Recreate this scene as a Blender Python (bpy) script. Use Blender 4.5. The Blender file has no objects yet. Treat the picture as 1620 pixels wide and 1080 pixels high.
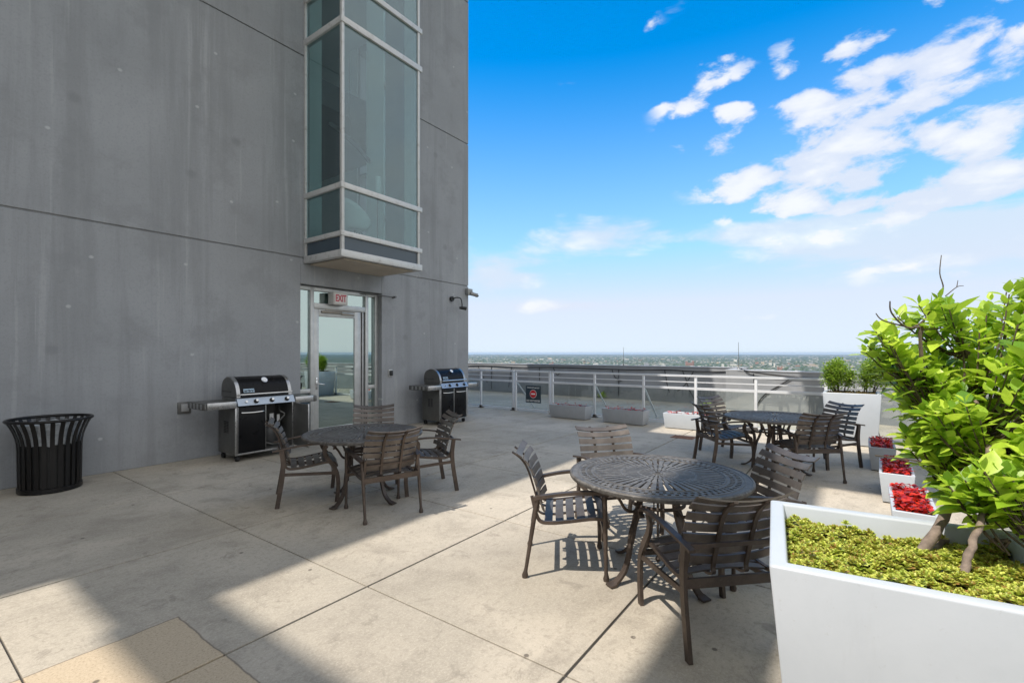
import bpy, bmesh, math, random
from mathutils import Vector, Matrix
R = math.radians
random.seed(7)
S = bpy.context.scene
COL = S.collection
PI = math.pi

# ------------------------------------------------------------------ helpers
class MB:
    """collects shapes, then links them as ONE mesh object"""
    def __init__(s): s.v = []; s.f = []
    def add(s, vs, fs):
        n = len(s.v); s.v += [tuple(v) for v in vs]; s.f += [tuple(i + n for i in f) for f in fs]
    def box(s, x0, x1, y0, y1, z0, z1, bev=0.0, M=None):
        if bev <= 0:
            vs = [(x0,y0,z0),(x1,y0,z0),(x1,y1,z0),(x0,y1,z0),(x0,y0,z1),(x1,y0,z1),(x1,y1,z1),(x0,y1,z1)]
            fs = [(3,2,1,0),(4,5,6,7),(0,1,5,4),(1,2,6,5),(2,3,7,6),(3,0,4,7)]
        else:
            bm = bmesh.new(); bmesh.ops.create_cube(bm, size=1)
            for v in bm.verts:
                v.co = Vector(((x0+x1)/2 + v.co.x*(x1-x0), (y0+y1)/2 + v.co.y*(y1-y0), (z0+z1)/2 + v.co.z*(z1-z0)))
            bmesh.ops.bevel(bm, geom=bm.edges[:], offset=bev, segments=2, profile=.5, affect='EDGES')
            bm.verts.ensure_lookup_table(); vs = [v.co.copy() for v in bm.verts]; bm.verts.index_update()
            fs = [tuple(v.index for v in f.verts) for f in bm.faces]; bm.free()
        if M is not None: vs = [M @ Vector(v) for v in vs]
        s.add(vs, fs)
    def frustum(s, base, top, z0, z1):          # two quads (list of 4 xy)
        vs = [(x,y,z0) for x,y in base] + [(x,y,z1) for x,y in top]
        s.add(vs, [(3,2,1,0),(4,5,6,7)] + [(i,(i+1)%4,(i+1)%4+4,i+4) for i in range(4)])
    def tube(s, path, r, n=8, cap=True):
        path = [Vector(p) for p in path]
        if not isinstance(r, (list, tuple)): r = [r]*len(path)
        T = []
        for i in range(len(path)):
            a = path[max(0,i-1)]; b = path[min(len(path)-1,i+1)]; T.append((b-a).normalized())
        up = Vector((0,0,1)) if abs(T[0].z) < .9 else Vector((1,0,0))
        nrm = T[0].cross(up).normalized(); vs = []
        for i, p in enumerate(path):
            nrm = (nrm - T[i]*nrm.dot(T[i])).normalized(); bn = T[i].cross(nrm)
            for k in range(n):
                a = 2*PI*k/n; vs.append(p + (nrm*math.cos(a) + bn*math.sin(a))*r[i])
        fs = [(i*n+k, i*n+(k+1)%n, (i+1)*n+(k+1)%n, (i+1)*n+k) for i in range(len(path)-1) for k in range(n)]
        if cap: fs += [tuple(range(n))[::-1], tuple((len(path)-1)*n+k for k in range(n))]
        s.add(vs, fs)
    def bar(s, path, side, w, t):
        """flat bar: width w along the vector side, thickness t across the path"""
        path = [Vector(p) for p in path]; side = Vector(side).normalized(); vs = []; L = len(path)
        ww = w if isinstance(w,(list,tuple)) else [w]*L; tt = t if isinstance(t,(list,tuple)) else [t]*L
        for i, p in enumerate(path):
            T = (path[min(L-1,i+1)] - path[max(0,i-1)]).normalized(); nr = T.cross(side).normalized()
            sd = nr.cross(T).normalized()
            for a, b in ((-1,-1),(1,-1),(1,1),(-1,1)): vs.append(p + sd*(a*ww[i]/2) + nr*(b*tt[i]/2))
        fs = [(i*4+k, i*4+(k+1)%4, (i+1)*4+(k+1)%4, (i+1)*4+k) for i in range(L-1) for k in range(4)]
        fs += [(3,2,1,0), tuple((L-1)*4+k for k in range(4))]
        s.add(vs, fs)
    def lathe(s, prof, n=24, c=(0,0,0), closed=False):
        vs = [(c[0]+r*math.cos(2*PI*k/n), c[1]+r*math.sin(2*PI*k/n), c[2]+z) for r, z in prof for k in range(n)]
        m = len(prof); fs = []
        for i in range(m if closed else m-1):
            j = (i+1) % m
            fs += [(i*n+k, i*n+(k+1)%n, j*n+(k+1)%n, j*n+k) for k in range(n)]
        s.add(vs, fs)
    def cyl(s, a, b, r, n=16): s.tube([a, b], r, n)
    def prism(s, poly, axis, a, b):
        """poly of 2-D points extruded along axis 'x','y' or 'z' from a to b"""
        def P(u, v, w): return {'x':(w,u,v),'y':(u,w,v),'z':(u,v,w)}[axis]
        n = len(poly); vs = [P(u,v,a) for u,v in poly] + [P(u,v,b) for u,v in poly]
        s.add(vs, [tuple(range(n))[::-1], tuple(range(n,2*n))] + [(i,(i+1)%n,(i+1)%n+n,i+n) for i in range(n)])
    def build(s, name, mat, parent=None, smooth=35, loc=None, fix=True):
        me = bpy.data.meshes.new(name); me.from_pydata(s.v, [], s.f); me.update()
        if fix:
            bm = bmesh.new(); bm.from_mesh(me); bmesh.ops.recalc_face_normals(bm, faces=bm.faces[:]); bm.to_mesh(me); bm.free()
        if smooth is not None:
            for p in me.polygons: p.use_smooth = True
            try: me.set_sharp_from_angle(angle=R(smooth))
            except Exception: pass
        me.materials.append(mat)
        o = bpy.data.objects.new(name, me); COL.objects.link(o)
        if loc: o.location = loc
        if parent: o.parent = parent
        return o

def tag(o, label=None, cat=None, group=None, kind=None):
    if label: o['label'] = label
    if cat: o['category'] = cat
    if group: o['group'] = group
    if kind: o['kind'] = kind
    return o
def thing(name, label, cat, loc=(0,0,0), rz=0, group=None):
    o = bpy.data.objects.new(name, None); COL.objects.link(o); o.location = loc; o.rotation_euler = (0,0,rz)
    o.empty_display_size = .1
    return tag(o, label, cat, group)
def copy_tree(o, parent=None):
    c = o.copy(); COL.objects.link(c)
    if parent: c.parent = parent
    for ch in [x for x in bpy.data.objects if x.parent == o]: copy_tree(ch, c)
    return c
def bez(pts, n=6):
    """smooth a polyline (Catmull-Rom)"""
    P = [Vector(p) for p in pts]; out = []
    for i in range(len(P)-1):
        a = P[max(0,i-1)]; b = P[i]; c = P[i+1]; d = P[min(len(P)-1,i+2)]
        for k in range(n):
            t = k/n; out.append(.5*((2*b) + (c-a)*t + (2*a-5*b+4*c-d)*t*t + (3*b-a-3*c+d)*t**3))
    out.append(P[-1]); return out
def text_mesh(txt, size, name, mat, parent, mw, ext=.001, bold=0.0):
    cu = bpy.data.curves.new(name, 'FONT'); cu.body = txt; cu.size = size; cu.align_x = 'CENTER'; cu.align_y = 'CENTER'
    cu.extrude = ext; cu.offset = bold
    ob = bpy.data.objects.new('tmp', cu); COL.objects.link(ob)
    bpy.context.view_layer.update()
    me = bpy.data.meshes.new_from_object(ob.evaluated_get(bpy.context.evaluated_depsgraph_get()))
    bpy.data.objects.remove(ob); me.name = name
    me.materials.clear(); me.materials.append(mat); me.transform(mw)
    o = bpy.data.objects.new(name, me); COL.objects.link(o); o.parent = parent; return o

# ------------------------------------------------------------------ materials
class Mat:
    def __init__(s, name):
        s.m = bpy.data.materials.new(name); s.m.use_nodes = True; s.t = s.m.node_tree; s.n = s.t.nodes
        s.b = s.n['Principled BSDF']; s.out = s.n['Material Output']
        s.co = s.n.new('ShaderNodeTexCoord')
    def node(s, typ, **kw):
        nd = s.n.new(typ)
        for k, v in kw.items():
            if k.startswith('i_'): nd.inputs[int(k[2:])].default_value = v
            else: setattr(nd, k, v)
        return nd
    def link(s, a, b): s.t.links.new(a, b)
    def vec(s, scale=(1,1,1), src='Object', rot=(0,0,0)):
        mp = s.node('ShaderNodeMapping'); mp.inputs['Scale'].default_value = scale; mp.inputs['Rotation'].default_value = rot
        s.link(s.co.outputs[src], mp.inputs['Vector']); return mp.outputs[0]
    def noise(s, scale, detail=4, rough=.55, vec=None, dist=0):
        nd = s.node('ShaderNodeTexNoise'); nd.inputs['Scale'].default_value = scale; nd.inputs['Detail'].default_value = detail
        nd.inputs['Roughness'].default_value = rough; nd.inputs['Distortion'].default_value = dist
        s.link(vec if vec is not None else s.co.outputs['Object'], nd.inputs['Vector']); return nd.outputs[0]
    def voro(s, scale, vec=None, feature='F1', rnd=1):
        nd = s.node('ShaderNodeTexVoronoi'); nd.voronoi_dimensions = '2D'; nd.feature = feature; nd.inputs['Scale'].default_value = scale
        nd.inputs['Randomness'].default_value = rnd
        s.link(vec if vec is not None else s.co.outputs['Object'], nd.inputs['Vector']); return nd
    def math(s, op, a, b=None, c=None):
        nd = s.node('ShaderNodeMath'); nd.operation = op
        for i, x in enumerate((a, b, c)):
            if x is None: continue
            if isinstance(x, (int, float)): nd.inputs[i].default_value = x
            else: s.link(x, nd.inputs[i])
        return nd.outputs[0]
    def ramp(s, fac, stops):
        nd = s.node('ShaderNodeValToRGB'); el = nd.color_ramp.elements
        while len(el) < len(stops): el.new(.5)
        for e, (p, c) in zip(el, stops):
            e.position = p; e.color = (c,c,c,1) if isinstance(c,(int,float)) else (*c,1)
        s.link(fac, nd.inputs[0]); return nd.outputs[0]
    def sstep(s, x, a, b):
        nd = s.node('ShaderNodeMapRange'); nd.interpolation_type = 'SMOOTHSTEP'
        s.link(x, nd.inputs[0]); nd.inputs[1].default_value = a; nd.inputs[2].default_value = b
        return nd.outputs[0]
    def mix(s, f, a, b, blend='MIX'):
        nd = s.node('ShaderNodeMix'); nd.data_type = 'RGBA'; nd.blend_type = blend
        for i, x in ((0,f),(6,a),(7,b)):
            if isinstance(x, (int,float)): nd.inputs[i].default_value = x if i == 0 else (x,x,x,1)
            elif isinstance(x, tuple): nd.inputs[i].default_value = (*x,1)
            else: s.link(x, nd.inputs[i])
        return nd.outputs[2]
    def bump(s, h, strength=.3, dist=.01):
        nd = s.node('ShaderNodeBump'); nd.inputs['Strength'].default_value = strength; nd.inputs['Distance'].default_value = dist
        s.link(h, nd.inputs['Height']); s.link(nd.outputs[0], s.b.inputs['Normal'])
    def set(s, color=None, rough=None, metal=None, **kw):
        def put(k, v):
            if v is None: return
            if isinstance(v, (int,float)): s.b.inputs[k].default_value = v
            elif isinstance(v, tuple): s.b.inputs[k].default_value = (*v,1)
            else: s.link(v, s.b.inputs[k])
        put('Base Color', color); put('Roughness', rough); put('Metallic', metal)
        for k, v in kw.items(): put(k.replace('_',' '), v)
        return s.m
    def xyz(s):
        sp = s.node('ShaderNodeSeparateXYZ'); s.link(s.co.outputs['Object'], sp.inputs[0]); return sp.outputs

def simple(name, c, rough=.5, metal=0, var=.12, sc=6, bump=0, bsc=200, spec=None):
    m = Mat(name); n = m.noise(sc, 5)
    d = tuple(x*(1-var) for x in c); l = tuple(min(1,x*(1+var)) for x in c)
    m.set(color=m.ramp(n, [(.3,d),(.7,l)]), metal=metal,
          rough=m.math('ADD', m.math('MULTIPLY', m.noise(sc*3,4), .22), rough-.11))
    if bump: m.bump(m.noise(bsc, 3), bump, .002)
    if spec is not None: m.b.inputs['Specular IOR Level'].default_value = spec
    return m.m

# concrete floor
m = Mat('terrace_concrete'); X = m.xyz()
big = m.noise(.55, 6, .6, dist=.6); mid = m.noise(2.3, 7, .66, dist=.35); fine = m.noise(70, 5, .75); spk = m.noise(420, 2, .5)
c = m.mix(m.sstep(big,.35,.65), (.33,.32,.295), (.46,.44,.405))
c = m.mix(m.math('MULTIPLY', m.sstep(mid,.47,.68), .55), c, (.215,.205,.187))
streak = m.noise(1.0, 6, .7, vec=m.vec((.5,2.6,1)), dist=1.2)
c = m.mix(m.math('MULTIPLY', m.sstep(streak,.52,.72), .42), c, (.2,.19,.172))
c = m.mix(m.math('MULTIPLY', m.sstep(fine,.45,.65), .38), c, (.56,.54,.50))
c = m.mix(m.math('MULTIPLY', m.sstep(m.noise(24,7,.85),.50,.60), .42), c, (.22,.21,.19))
c = m.mix(m.math('MULTIPLY', m.sstep(spk,.56,.68), .5), c, (.16,.145,.125))
c = m.mix(m.math('MULTIPLY', m.sstep(m.noise(4.2,9,.78,dist=.6),.55,.66), .52), c, (.17,.16,.145))
# slab to slab tint
cell = m.node('ShaderNodeTexWhiteNoise'); cell.noise_dimensions = '2D'
cmb = m.node('ShaderNodeCombineXYZ')
m.link(m.math('FLOOR', m.math('DIVIDE', m.math('SUBTRACT', X[0], .48), 1.53)), cmb.inputs[0])
m.link(m.math('FLOOR', m.math('DIVIDE', m.math('SUBTRACT', X[1], 1.13), 1.6)), cmb.inputs[1])
m.link(cmb.outputs[0], cell.inputs['Vector'])
c = m.mix(m.math('MULTIPLY', cell.outputs[0], .16), c, (.26,.25,.24))
# tan aggregate repair patch with ragged edge
wob = m.math('MULTIPLY', m.math('SUBTRACT', m.noise(5,5), .5), .035)
px_ = m.math('ADD', X[0], wob); py_ = m.math('ADD', X[1], wob)
inx = m.math('MULTIPLY', m.sstep(px_, .30,.315), m.math('SUBTRACT', 1, m.sstep(px_, 1.12,1.135)))
iny = m.math('SUBTRACT', 1, m.sstep(py_, 3.22,3.235))
patch = m.math('MULTIPLY', inx, iny)
agg = m.ramp(m.noise(85, 6, .85), [(.36,(.22,.175,.125)),(.46,(.43,.365,.28)),(.60,(.48,.42,.33)),(.70,(.66,.61,.53))])
c = m.mix(m.math('MULTIPLY', patch, .85), c, agg)
c = m.mix(m.math('MULTIPLY', m.math('MULTIPLY', patch, m.math('SUBTRACT', 1, patch)), 2.6), c, (.06,.05,.045))
vg = m.voro(.8); c = m.mix(m.math('MULTIPLY', m.math('SUBTRACT', 1, m.sstep(vg.outputs['Distance'],.008,.014)), .75), c, (.06,.05,.045))
vw = m.voro(5.3); c = m.mix(m.math('MULTIPLY', m.math('SUBTRACT', 1, m.sstep(vw.outputs['Distance'],.012,.03)), .22), c, (.72,.70,.66))
# ring stain near the joint crossing and a crack rim on the patch
c = m.mix(1.0, c, (1.11,1.03,.91), 'MULTIPLY')
m.set(color=c, rough=m.math('ADD', .72, m.math('MULTIPLY', mid, .2)))
m.bump(m.math('ADD', m.math('MULTIPLY', fine, .5), m.math('MULTIPLY', spk, .6)), .35, .003)
M_CONC = m.m
M_JOINT = simple('joint_sealant', (.055,.052,.048), .9, var=.3)

# grey building wall
m = Mat('painted_wall'); X = m.xyz()
n1 = m.noise(.5, 5, .6); n2 = m.noise(3.0, 6, .7, vec=m.vec((1,1,.06)), dist=.2); n3 = m.noise(160, 3, .6); n4 = m.noise(1.4,6,.65)
c = m.mix(m.sstep(n1,.3,.7), (.255,.265,.278), (.315,.326,.342))
c = m.mix(m.math('MULTIPLY', m.sstep(n2,.46,.66), .55), c, (.195,.203,.212))
c = m.mix(m.math('MULTIPLY', m.sstep(m.noise(9,4,.6,vec=m.vec((1,1,.03))),.60,.70), .35), c, (.42,.43,.44))
c = m.mix(m.math('MULTIPLY', m.sstep(n4,.50,.66), .5), c, (.20,.207,.215))
v = m.voro(.80, vec=m.vec((.9,1,1.15), rot=(R(90),0,0)), rnd=.6); d = v.outputs['Distance']
pick = m.sstep(v.outputs['Color'], .45, .5)
c = m.mix(m.math('MULTIPLY', m.math('SUBTRACT', 1, m.sstep(d,.010,.024)), .7), c, (.5,.51,.52))
v2 = m.voro(.42, vec=m.vec((1,1,1.1), rot=(R(90),0,0)))
c = m.mix(m.math('MULTIPLY', m.math('SUBTRACT', 1, m.sstep(v2.outputs['Distance'],.012,.042)), .38), c, (.14,.145,.15))
c = m.mix(m.math('MULTIPLY', m.sstep(n3,.42,.6), .22), c, (.38,.39,.405))
c = m.mix(m.math('MULTIPLY', m.sstep(m.noise(38,6,.85),.50,.62), .30), c, (.19,.195,.205))
m.set(color=c, rough=.82); m.bump(m.math('ADD', m.math('MULTIPLY', n3,.6), n4), .28, .004)
M_WALL = m.m

m = Mat('parapet_concrete')
n1 = m.noise(.9,6,.65); n2 = m.noise(2.2,6,.7,vec=m.vec((1,1,.12))); n3 = m.noise(120,3)
c = m.mix(m.sstep(n1,.3,.7), (.225,.235,.25), (.305,.315,.33))
c = m.mix(m.math('MULTIPLY', m.sstep(n2,.52,.75), .45), c, (.18,.185,.195))
c = m.mix(m.math('MULTIPLY', m.sstep(n3,.45,.7), .2), c, (.42,.42,.43))
m.set(color=c, rough=.85); m.bump(n3,.2,.003); M_PARA = m.m

M_ALU = simple('aluminium_frame', (.50,.505,.50), .42, .55, .10, 8)
m = Mat('weathered_mullion')
n = m.noise(9,6,.7); c = m.mix(m.sstep(n,.5,.8), (.58,.58,.57), (.34,.32,.29))
m.set(color=c, rough=.5, metal=.25); M_MULL = m.m
M_RAIL = simple('rail_paint', (.72,.735,.76), .38, .15, .06, 5)
M_DARKFOOT = simple('post_foot', (.09,.085,.08), .6, .3, .3)
M_SOFFIT = simple('soffit_stucco', (.50,.43,.35), .85, 0, .08, 3, .2)
M_SPAN = simple('spandrel_glass', (.05,.075,.10), .12, 0, .05, 2)
M_BLACKP = simple('black_powder_coat', (.007,.006,.006), .42, .2, .3, 12)
def bronze(name, c, dust=.35):
    m = Mat(name); n = m.noise(7, 6, .7); n2 = m.noise(40, 4, .6)
    cc = m.mix(m.sstep(n, .35,.7), c, tuple(x*1.5 for x in c))
    cc = m.mix(m.math('MULTIPLY', m.sstep(n2,.58,.74), dust), cc, (.17,.155,.14))
    m.set(color=cc, metal=.25, rough=m.math('ADD', .38, m.math('MULTIPLY', n2, .22))); m.bump(n2, .12, .002); return m.m
M_BRONZE = bronze('bronze_powder_coat', (.080,.062,.052)); M_BRONZE.node_tree.nodes['Principled BSDF'].inputs['Metallic'].default_value = .55
M_SLAT = bronze('slate_slat_coat', (.125,.109,.098), .2); M_SLAT.node_tree.nodes['Principled BSDF'].inputs['Metallic'].default_value = .55; M_SLAT.node_tree.nodes['Principled BSDF'].inputs['Specular IOR Level'].default_value = .35
m = Mat('weathered_table_metal'); n = m.noise(11, 7, .72, dist=.4); n2 = m.noise(60, 4, .6)
cc = m.mix(m.sstep(n,.40,.62), (.080,.075,.071), (.145,.139,.133)); cc = m.mix(m.math('MULTIPLY', m.sstep(n2,.56,.70), .5), cc, (.27,.26,.25))
m.set(color=cc, metal=.15, rough=m.math('ADD', .42, m.math('MULTIPLY', n, .3)), Specular_IOR_Level=.35); m.bump(n2,.2,.002); M_TABLE = m.m
M_STEEL = simple('stainless_steel', (.42,.42,.42), .30, .9, .12, 20)
M_DULLST = simple('dull_grey_panel', (.13,.13,.125), .45, .4, .15, 6)
M_CHROME = simple('polished_steel', (.62,.62,.62), .16, 1, .05, 10)
M_ENAMEL = simple('black_enamel', (.008,.008,.009), .30, 0, .1, 4, spec=.16)
M_BLACK = simple('black_plastic', (.015,.015,.015), .55, 0, .3)
M_BLACKR = simple('black_rubber', (.02,.02,.02), .8, 0, .3)
M_CABLE = simple('black_cable', (.02,.02,.022), .7)
m = Mat('white_planter_shell'); X = m.xyz()
n = m.noise(2.6, 7, .7, dist=.4); n2 = m.noise(9, 6, .7, vec=m.vec((1,1,.12)))
c = m.mix(m.sstep(n,.3,.7), (.455,.492,.535), (.49,.525,.57))
c = m.mix(m.math('MULTIPLY', m.sstep(n2,.56,.72), .22), c, (.36,.38,.39))
c = m.mix(m.math('MULTIPLY', m.sstep(m.noise(30,5,.8),.62,.70), .35), c, (.33,.34,.34))
m.set(color=c, rough=m.math('ADD', .26, m.math('MULTIPLY', n, .2))); m.bump(m.math('ADD', n, m.math('MULTIPLY', m.noise(160,3), .3)), .12, .004); M_WHITEPL = m.m
M_GREYPL = simple('grey_planter_shell', (.36,.375,.40), .6, 0, .05, 9, .25, 220)
M_SOIL = simple('potting_soil', (.05,.035,.024), .95, 0, .4, 40, .6, 60)
M_WHITE = simple('white_print', (.8,.8,.8), .5, 0, .02)
M_RED = simple('red_print', (.62,.02,.03), .45, 0, .05)
M_SIGNRED = simple('faded_red_letters', (.52,.09,.12), .5, 0, .3, 40)
M_SIGNBG = simple('exit_sign_face', (.55,.53,.50), .5, 0, .06)
M_SIGNDK = simple('slate_sign_face', (.035,.055,.07), .4, 0, .05)
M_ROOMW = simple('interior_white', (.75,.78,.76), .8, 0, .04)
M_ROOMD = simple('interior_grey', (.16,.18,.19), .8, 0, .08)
M_ROOMF = simple('interior_floor', (.2,.17,.14), .6, 0, .1)
M_SHELL = simple('white_shell', (.72,.72,.70), .35, 0, .03)
M_STONE = simple('pale_pebble', (.5,.48,.44), .7, 0, .3, 30)
M_BAG = simple('clear_bin_liner', (.34,.36,.38), .3, 0, .35, 20, .8, 30)
M_GALV = simple('camera_housing', (.3,.3,.29), .5, .3)
M_RUST = simple('rusted_grate', (.27,.14,.085), .85, .1, .3, 30, .3)
M_TOWERB = simple('lower_tower_skin', (.22,.225,.23), .7, 0, .1, .2)

def glass(name, tint, refl, gloss_col=(.9,.95,.95)):
    m = Mat(name); t = m.t
    tr = m.node('ShaderNodeBsdfTransparent'); tr.inputs[0].default_value = (*tint,1)
    gl = m.node('ShaderNodeBsdfGlossy'); gl.inputs[0].default_value = (*gloss_col,1); gl.inputs['Roughness'].default_value = .008
    fr = m.node('ShaderNodeFresnel'); ge = m.node('ShaderNodeNewGeometry'); m.link(m.math('SUBTRACT', 1.5, m.math('MULTIPLY', ge.outputs['Backfacing'], .8333)), fr.inputs[0])
    mx = m.node('ShaderNodeMixShader'); m.link(m.math('MINIMUM', m.math('ADD', m.math('MULTIPLY', fr.outputs[0], 1.3), refl), 1), mx.inputs[0])
    m.link(tr.outputs[0], mx.inputs[1]); m.link(gl.outputs[0], mx.inputs[2]); m.link(mx.outputs[0], m.out.inputs[0])
    return m.m
M_GBAY = glass('tinted_bay_glass', (.66,.77,.775), .045, (.85,.95,1.0))
M_GDOOR = glass('mirror_tinted_door_glass', (.30,.36,.35), .50, (.66,.80,.78))
M_GRAIL = glass('clear_rail_glass', (.90,.93,.92), .03)

def leafmat(name, a, b, dark, trans=.45, rough=.38, scale=25):
    m = Mat(name); g = m.node('ShaderNodeNewGeometry')
    rnd = g.outputs['Random Per Island']
    c = m.ramp(rnd, [(0,dark),(.33,a),(.78,b),(1,tuple(x*1.12 for x in b))])
    c = m.mix(m.math('MULTIPLY', m.sstep(m.noise(scale,4,.6),.4,.75), .35), c, dark)
    m.set(color=c, rough=rough)
    tl = m.node('ShaderNodeBsdfTranslucent'); m.link(m.mix(.5, c, b), tl.inputs[0])
    mx = m.node('ShaderNodeMixShader'); mx.inputs[0].default_value = trans
    m.link(m.b.outputs[0], mx.inputs[1]); m.link(tl.outputs[0], mx.inputs[2]); m.link(mx.outputs[0], m.out.inputs[0])
    return m.m
M_LEAF = leafmat('yellow_green_leaf', (.32,.52,.035), (.60,.76,.08), (.11,.25,.025))
M_LEAF2 = leafmat('small_green_leaf', (.24,.40,.04), (.38,.52,.07), (.10,.2,.03))
M_SEDUM = leafmat('sedum_leaf', (.30,.42,.05), (.62,.66,.13), (.34,.17,.05), .25, .45, 18)
M_REDLEAF = leafmat('red_begonia_leaf', (.46,.018,.010), (.74,.05,.022), (.12,.014,.012), .3, .22, 40)
M_TWIG = simple('twig_bark', (.10,.075,.055), .85, 0, .3, 60, .5, 150)
M_BARK = simple('grey_bark', (.20,.155,.125), .9, 0, .35, 30, .8, 120)

# ------------------------------------------------------------------ terrace floor (slabs with real joints)
jx = [-14,-11.76,-10.23,-8.7,-7.17,-5.64,-4.11,-2.58,-1.05,.48,2.01,3.54,5.07,6.5,8.1,9.66,11.2,12.7,14.2,15.6]
jy = [-6,-4.9,-3.4,-1.9,-.38,1.13,2.63,4.39,6.12,7.9,9.5,11.1,12.7,14.3,16]
f = MB(); g = .0048
for i in range(len(jx)-1):
    for j in range(len(jy)-1):
        f.box(jx[i]+g, jx[i+1]-g, jy[j]+g*1.7, jy[j+1]-g*1.7, -.08, 0, .0025)
tag(f.build('terrace_floor', M_CONC, smooth=None, fix=False), kind='structure')
f = MB(); f.box(-14,15.6,-6,16,-.4,-.012)
tag(f.build('floor_joint_base', M_JOINT, smooth=None), kind='structure')

# ------------------------------------------------------------------ building
B = thing('building', 'grey painted concrete tower wall with a glass bay above a door', 'building', (0,7.85,0))
def bb(name, mb, mat, parent=B, **k):
    o = mb.build(name, mat, **k); o.parent = parent
    o.matrix_parent_inverse = Matrix.Identity(4)
    o.location = (-parent.location.x if parent is B else 0, -7.85 if parent is B else 0, 0); return o
HT = 13.0
w = MB(); Y0, Y1 = 7.85, 8.15
XL, XR = -14.0, 9.05; HM = 12.2
DX0, DX1, DZ = 4.60, 6.36, 2.76
BX0, BX1 = 4.74, 6.34
rows = [(0,3.20),(3.225,6.74),(6.765,10.28),(10.305,HM)]
for k, (a, b) in enumerate(rows):
    bv = .008
    if k == 0:
        w.box(XL,DX0,Y0,Y1,a,b,bv); w.box(DX1,XR,Y0,Y1,a,b,bv); w.box(DX0+.001,DX1-.001,Y0+.002,Y1,DZ,b,bv)
    elif k <= 3:
        w.box(XL,BX0,Y0,Y1,a,b,bv); w.box(BX1,XR,Y0,Y1,a,b,bv)
        if k == 1: w.box(BX0+.001,BX1-.001,Y0+.002,Y1,a,3.40,bv)
    else: w.box(XL,XR,Y0,Y1,a,b,bv)
    # side wall facing the gate, with slot windows of the interior room
    if k in (1,2):
        ys = [8.151,11.05,11.8,14.2,15.05,20]
        for q in (0,2,4): w.box(XR-.3,XR,ys[q],ys[q+1],a,b,bv)
    else: w.box(XR-.3,XR,8.151,20,a,b,bv)
# recess backing behind the horizontal joints
for k in range(len(rows)-1):
    z = rows[k][1]
    w.box(XL+.02,BX0-.02,Y0+.022,Y1-.01,z-.01,z+.035); w.box(BX1+.02,XR-.022,Y0+.022,Y1-.01,z-.01,z+.035)
    w.box(XR-.28,XR-.022,8.2,19.9,z-.01,z+.035)
w.box(BX0-.02,BX1+.02,Y0+.022,Y1-.01,3.19,3.235)
w.box(XL,XR-.3,19.7,20,0,3.2); w.box(XL,XR-.3,19.7,20,10.5,HM); w.box(XL,1.9,19.7,20,3.201,10.499); w.box(XL,XL+.3,8.151,19.7,0,HM)  # rear wall left open at room height to let daylight brighten the room
w.box(XL+.3,XR-.3,8.15,19.7,HM-.4,HM-.002)
bb('wall', w, M_WALL, smooth=None)
# unseen block added behind the viewpoint to cut off low skylight
w = MB(); w.box(-14,-9,-5.9,7.849,.001,7.4,.02)
bb('rear_sky_blocker', w, M_WALL, smooth=None)
# assumed unseen canopy and beams, shaped to cast the shadow bands on the terrace
w = MB(); w.box(-5.96,XR,6.02,12.6,HT-.35,HT); w.box(-14,-5.961,7.12,12.6,HT-.35,HT-.001)
for x in (-10.6,-5.4,-.4,4.2,8.3):
    w.box(x,x+.4,9.1,9.5,HM+.001,HT-.351)
bb('shadow_canopy', w, M_WALL, smooth=None)
w = MB()
w.box(-5.955,-5.61,-6,6.018,HT-.45,HT-.01); w.box(-.12,2.2,-6,6.018,HT-.6,HT-.01)
w.box(-5.2,-.121,3.02,3.48,HT-.5,HT-.02); w.box(2.201,8.4,3.02,3.48,HT-.5,HT-.02)
bb('shadow_beams', w, M_WALL, smooth=None)
w = MB(); w.box(-14,15.5,-5.95,19.9,-141,-.42)
bb('lower_tower', w, M_TOWERB, smooth=None)
# interior of the room behind the bay
w = MB(); w.box(2.2,8.74,8.16,19.6,3.22,3.38); bb('room_floor', w, M_ROOMF, smooth=None)
w = MB(); w.box(2.0,2.2,8.16,19.6,3.2,10.5); w.box(2.2,8.74,8.16,19.6,10.5,10.7)
w.box(8.70,8.745,8.16,11.0,3.39,10.49); w.box(8.70,8.745,11.85,14.15,3.39,10.49)
bb('room_wall', w, M_ROOMW, smooth=None)
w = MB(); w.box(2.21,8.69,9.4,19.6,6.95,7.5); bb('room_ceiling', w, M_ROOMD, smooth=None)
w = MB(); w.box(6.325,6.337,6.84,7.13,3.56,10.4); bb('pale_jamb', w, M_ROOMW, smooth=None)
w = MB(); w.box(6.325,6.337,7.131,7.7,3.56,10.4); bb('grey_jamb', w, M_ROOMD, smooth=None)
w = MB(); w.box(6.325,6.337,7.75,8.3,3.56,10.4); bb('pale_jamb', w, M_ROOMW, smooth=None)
w = MB(); w.box(5.19,5.45,8.55,8.80,3.385,10.49); bb('room_column', w, M_ROOMW, smooth=None)
# door interior
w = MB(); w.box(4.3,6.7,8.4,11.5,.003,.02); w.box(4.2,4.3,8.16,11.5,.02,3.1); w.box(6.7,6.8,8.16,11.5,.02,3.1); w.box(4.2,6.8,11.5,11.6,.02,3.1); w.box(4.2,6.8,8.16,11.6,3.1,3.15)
bb('lobby_wall', w, M_ROOMD, smooth=None)
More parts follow.
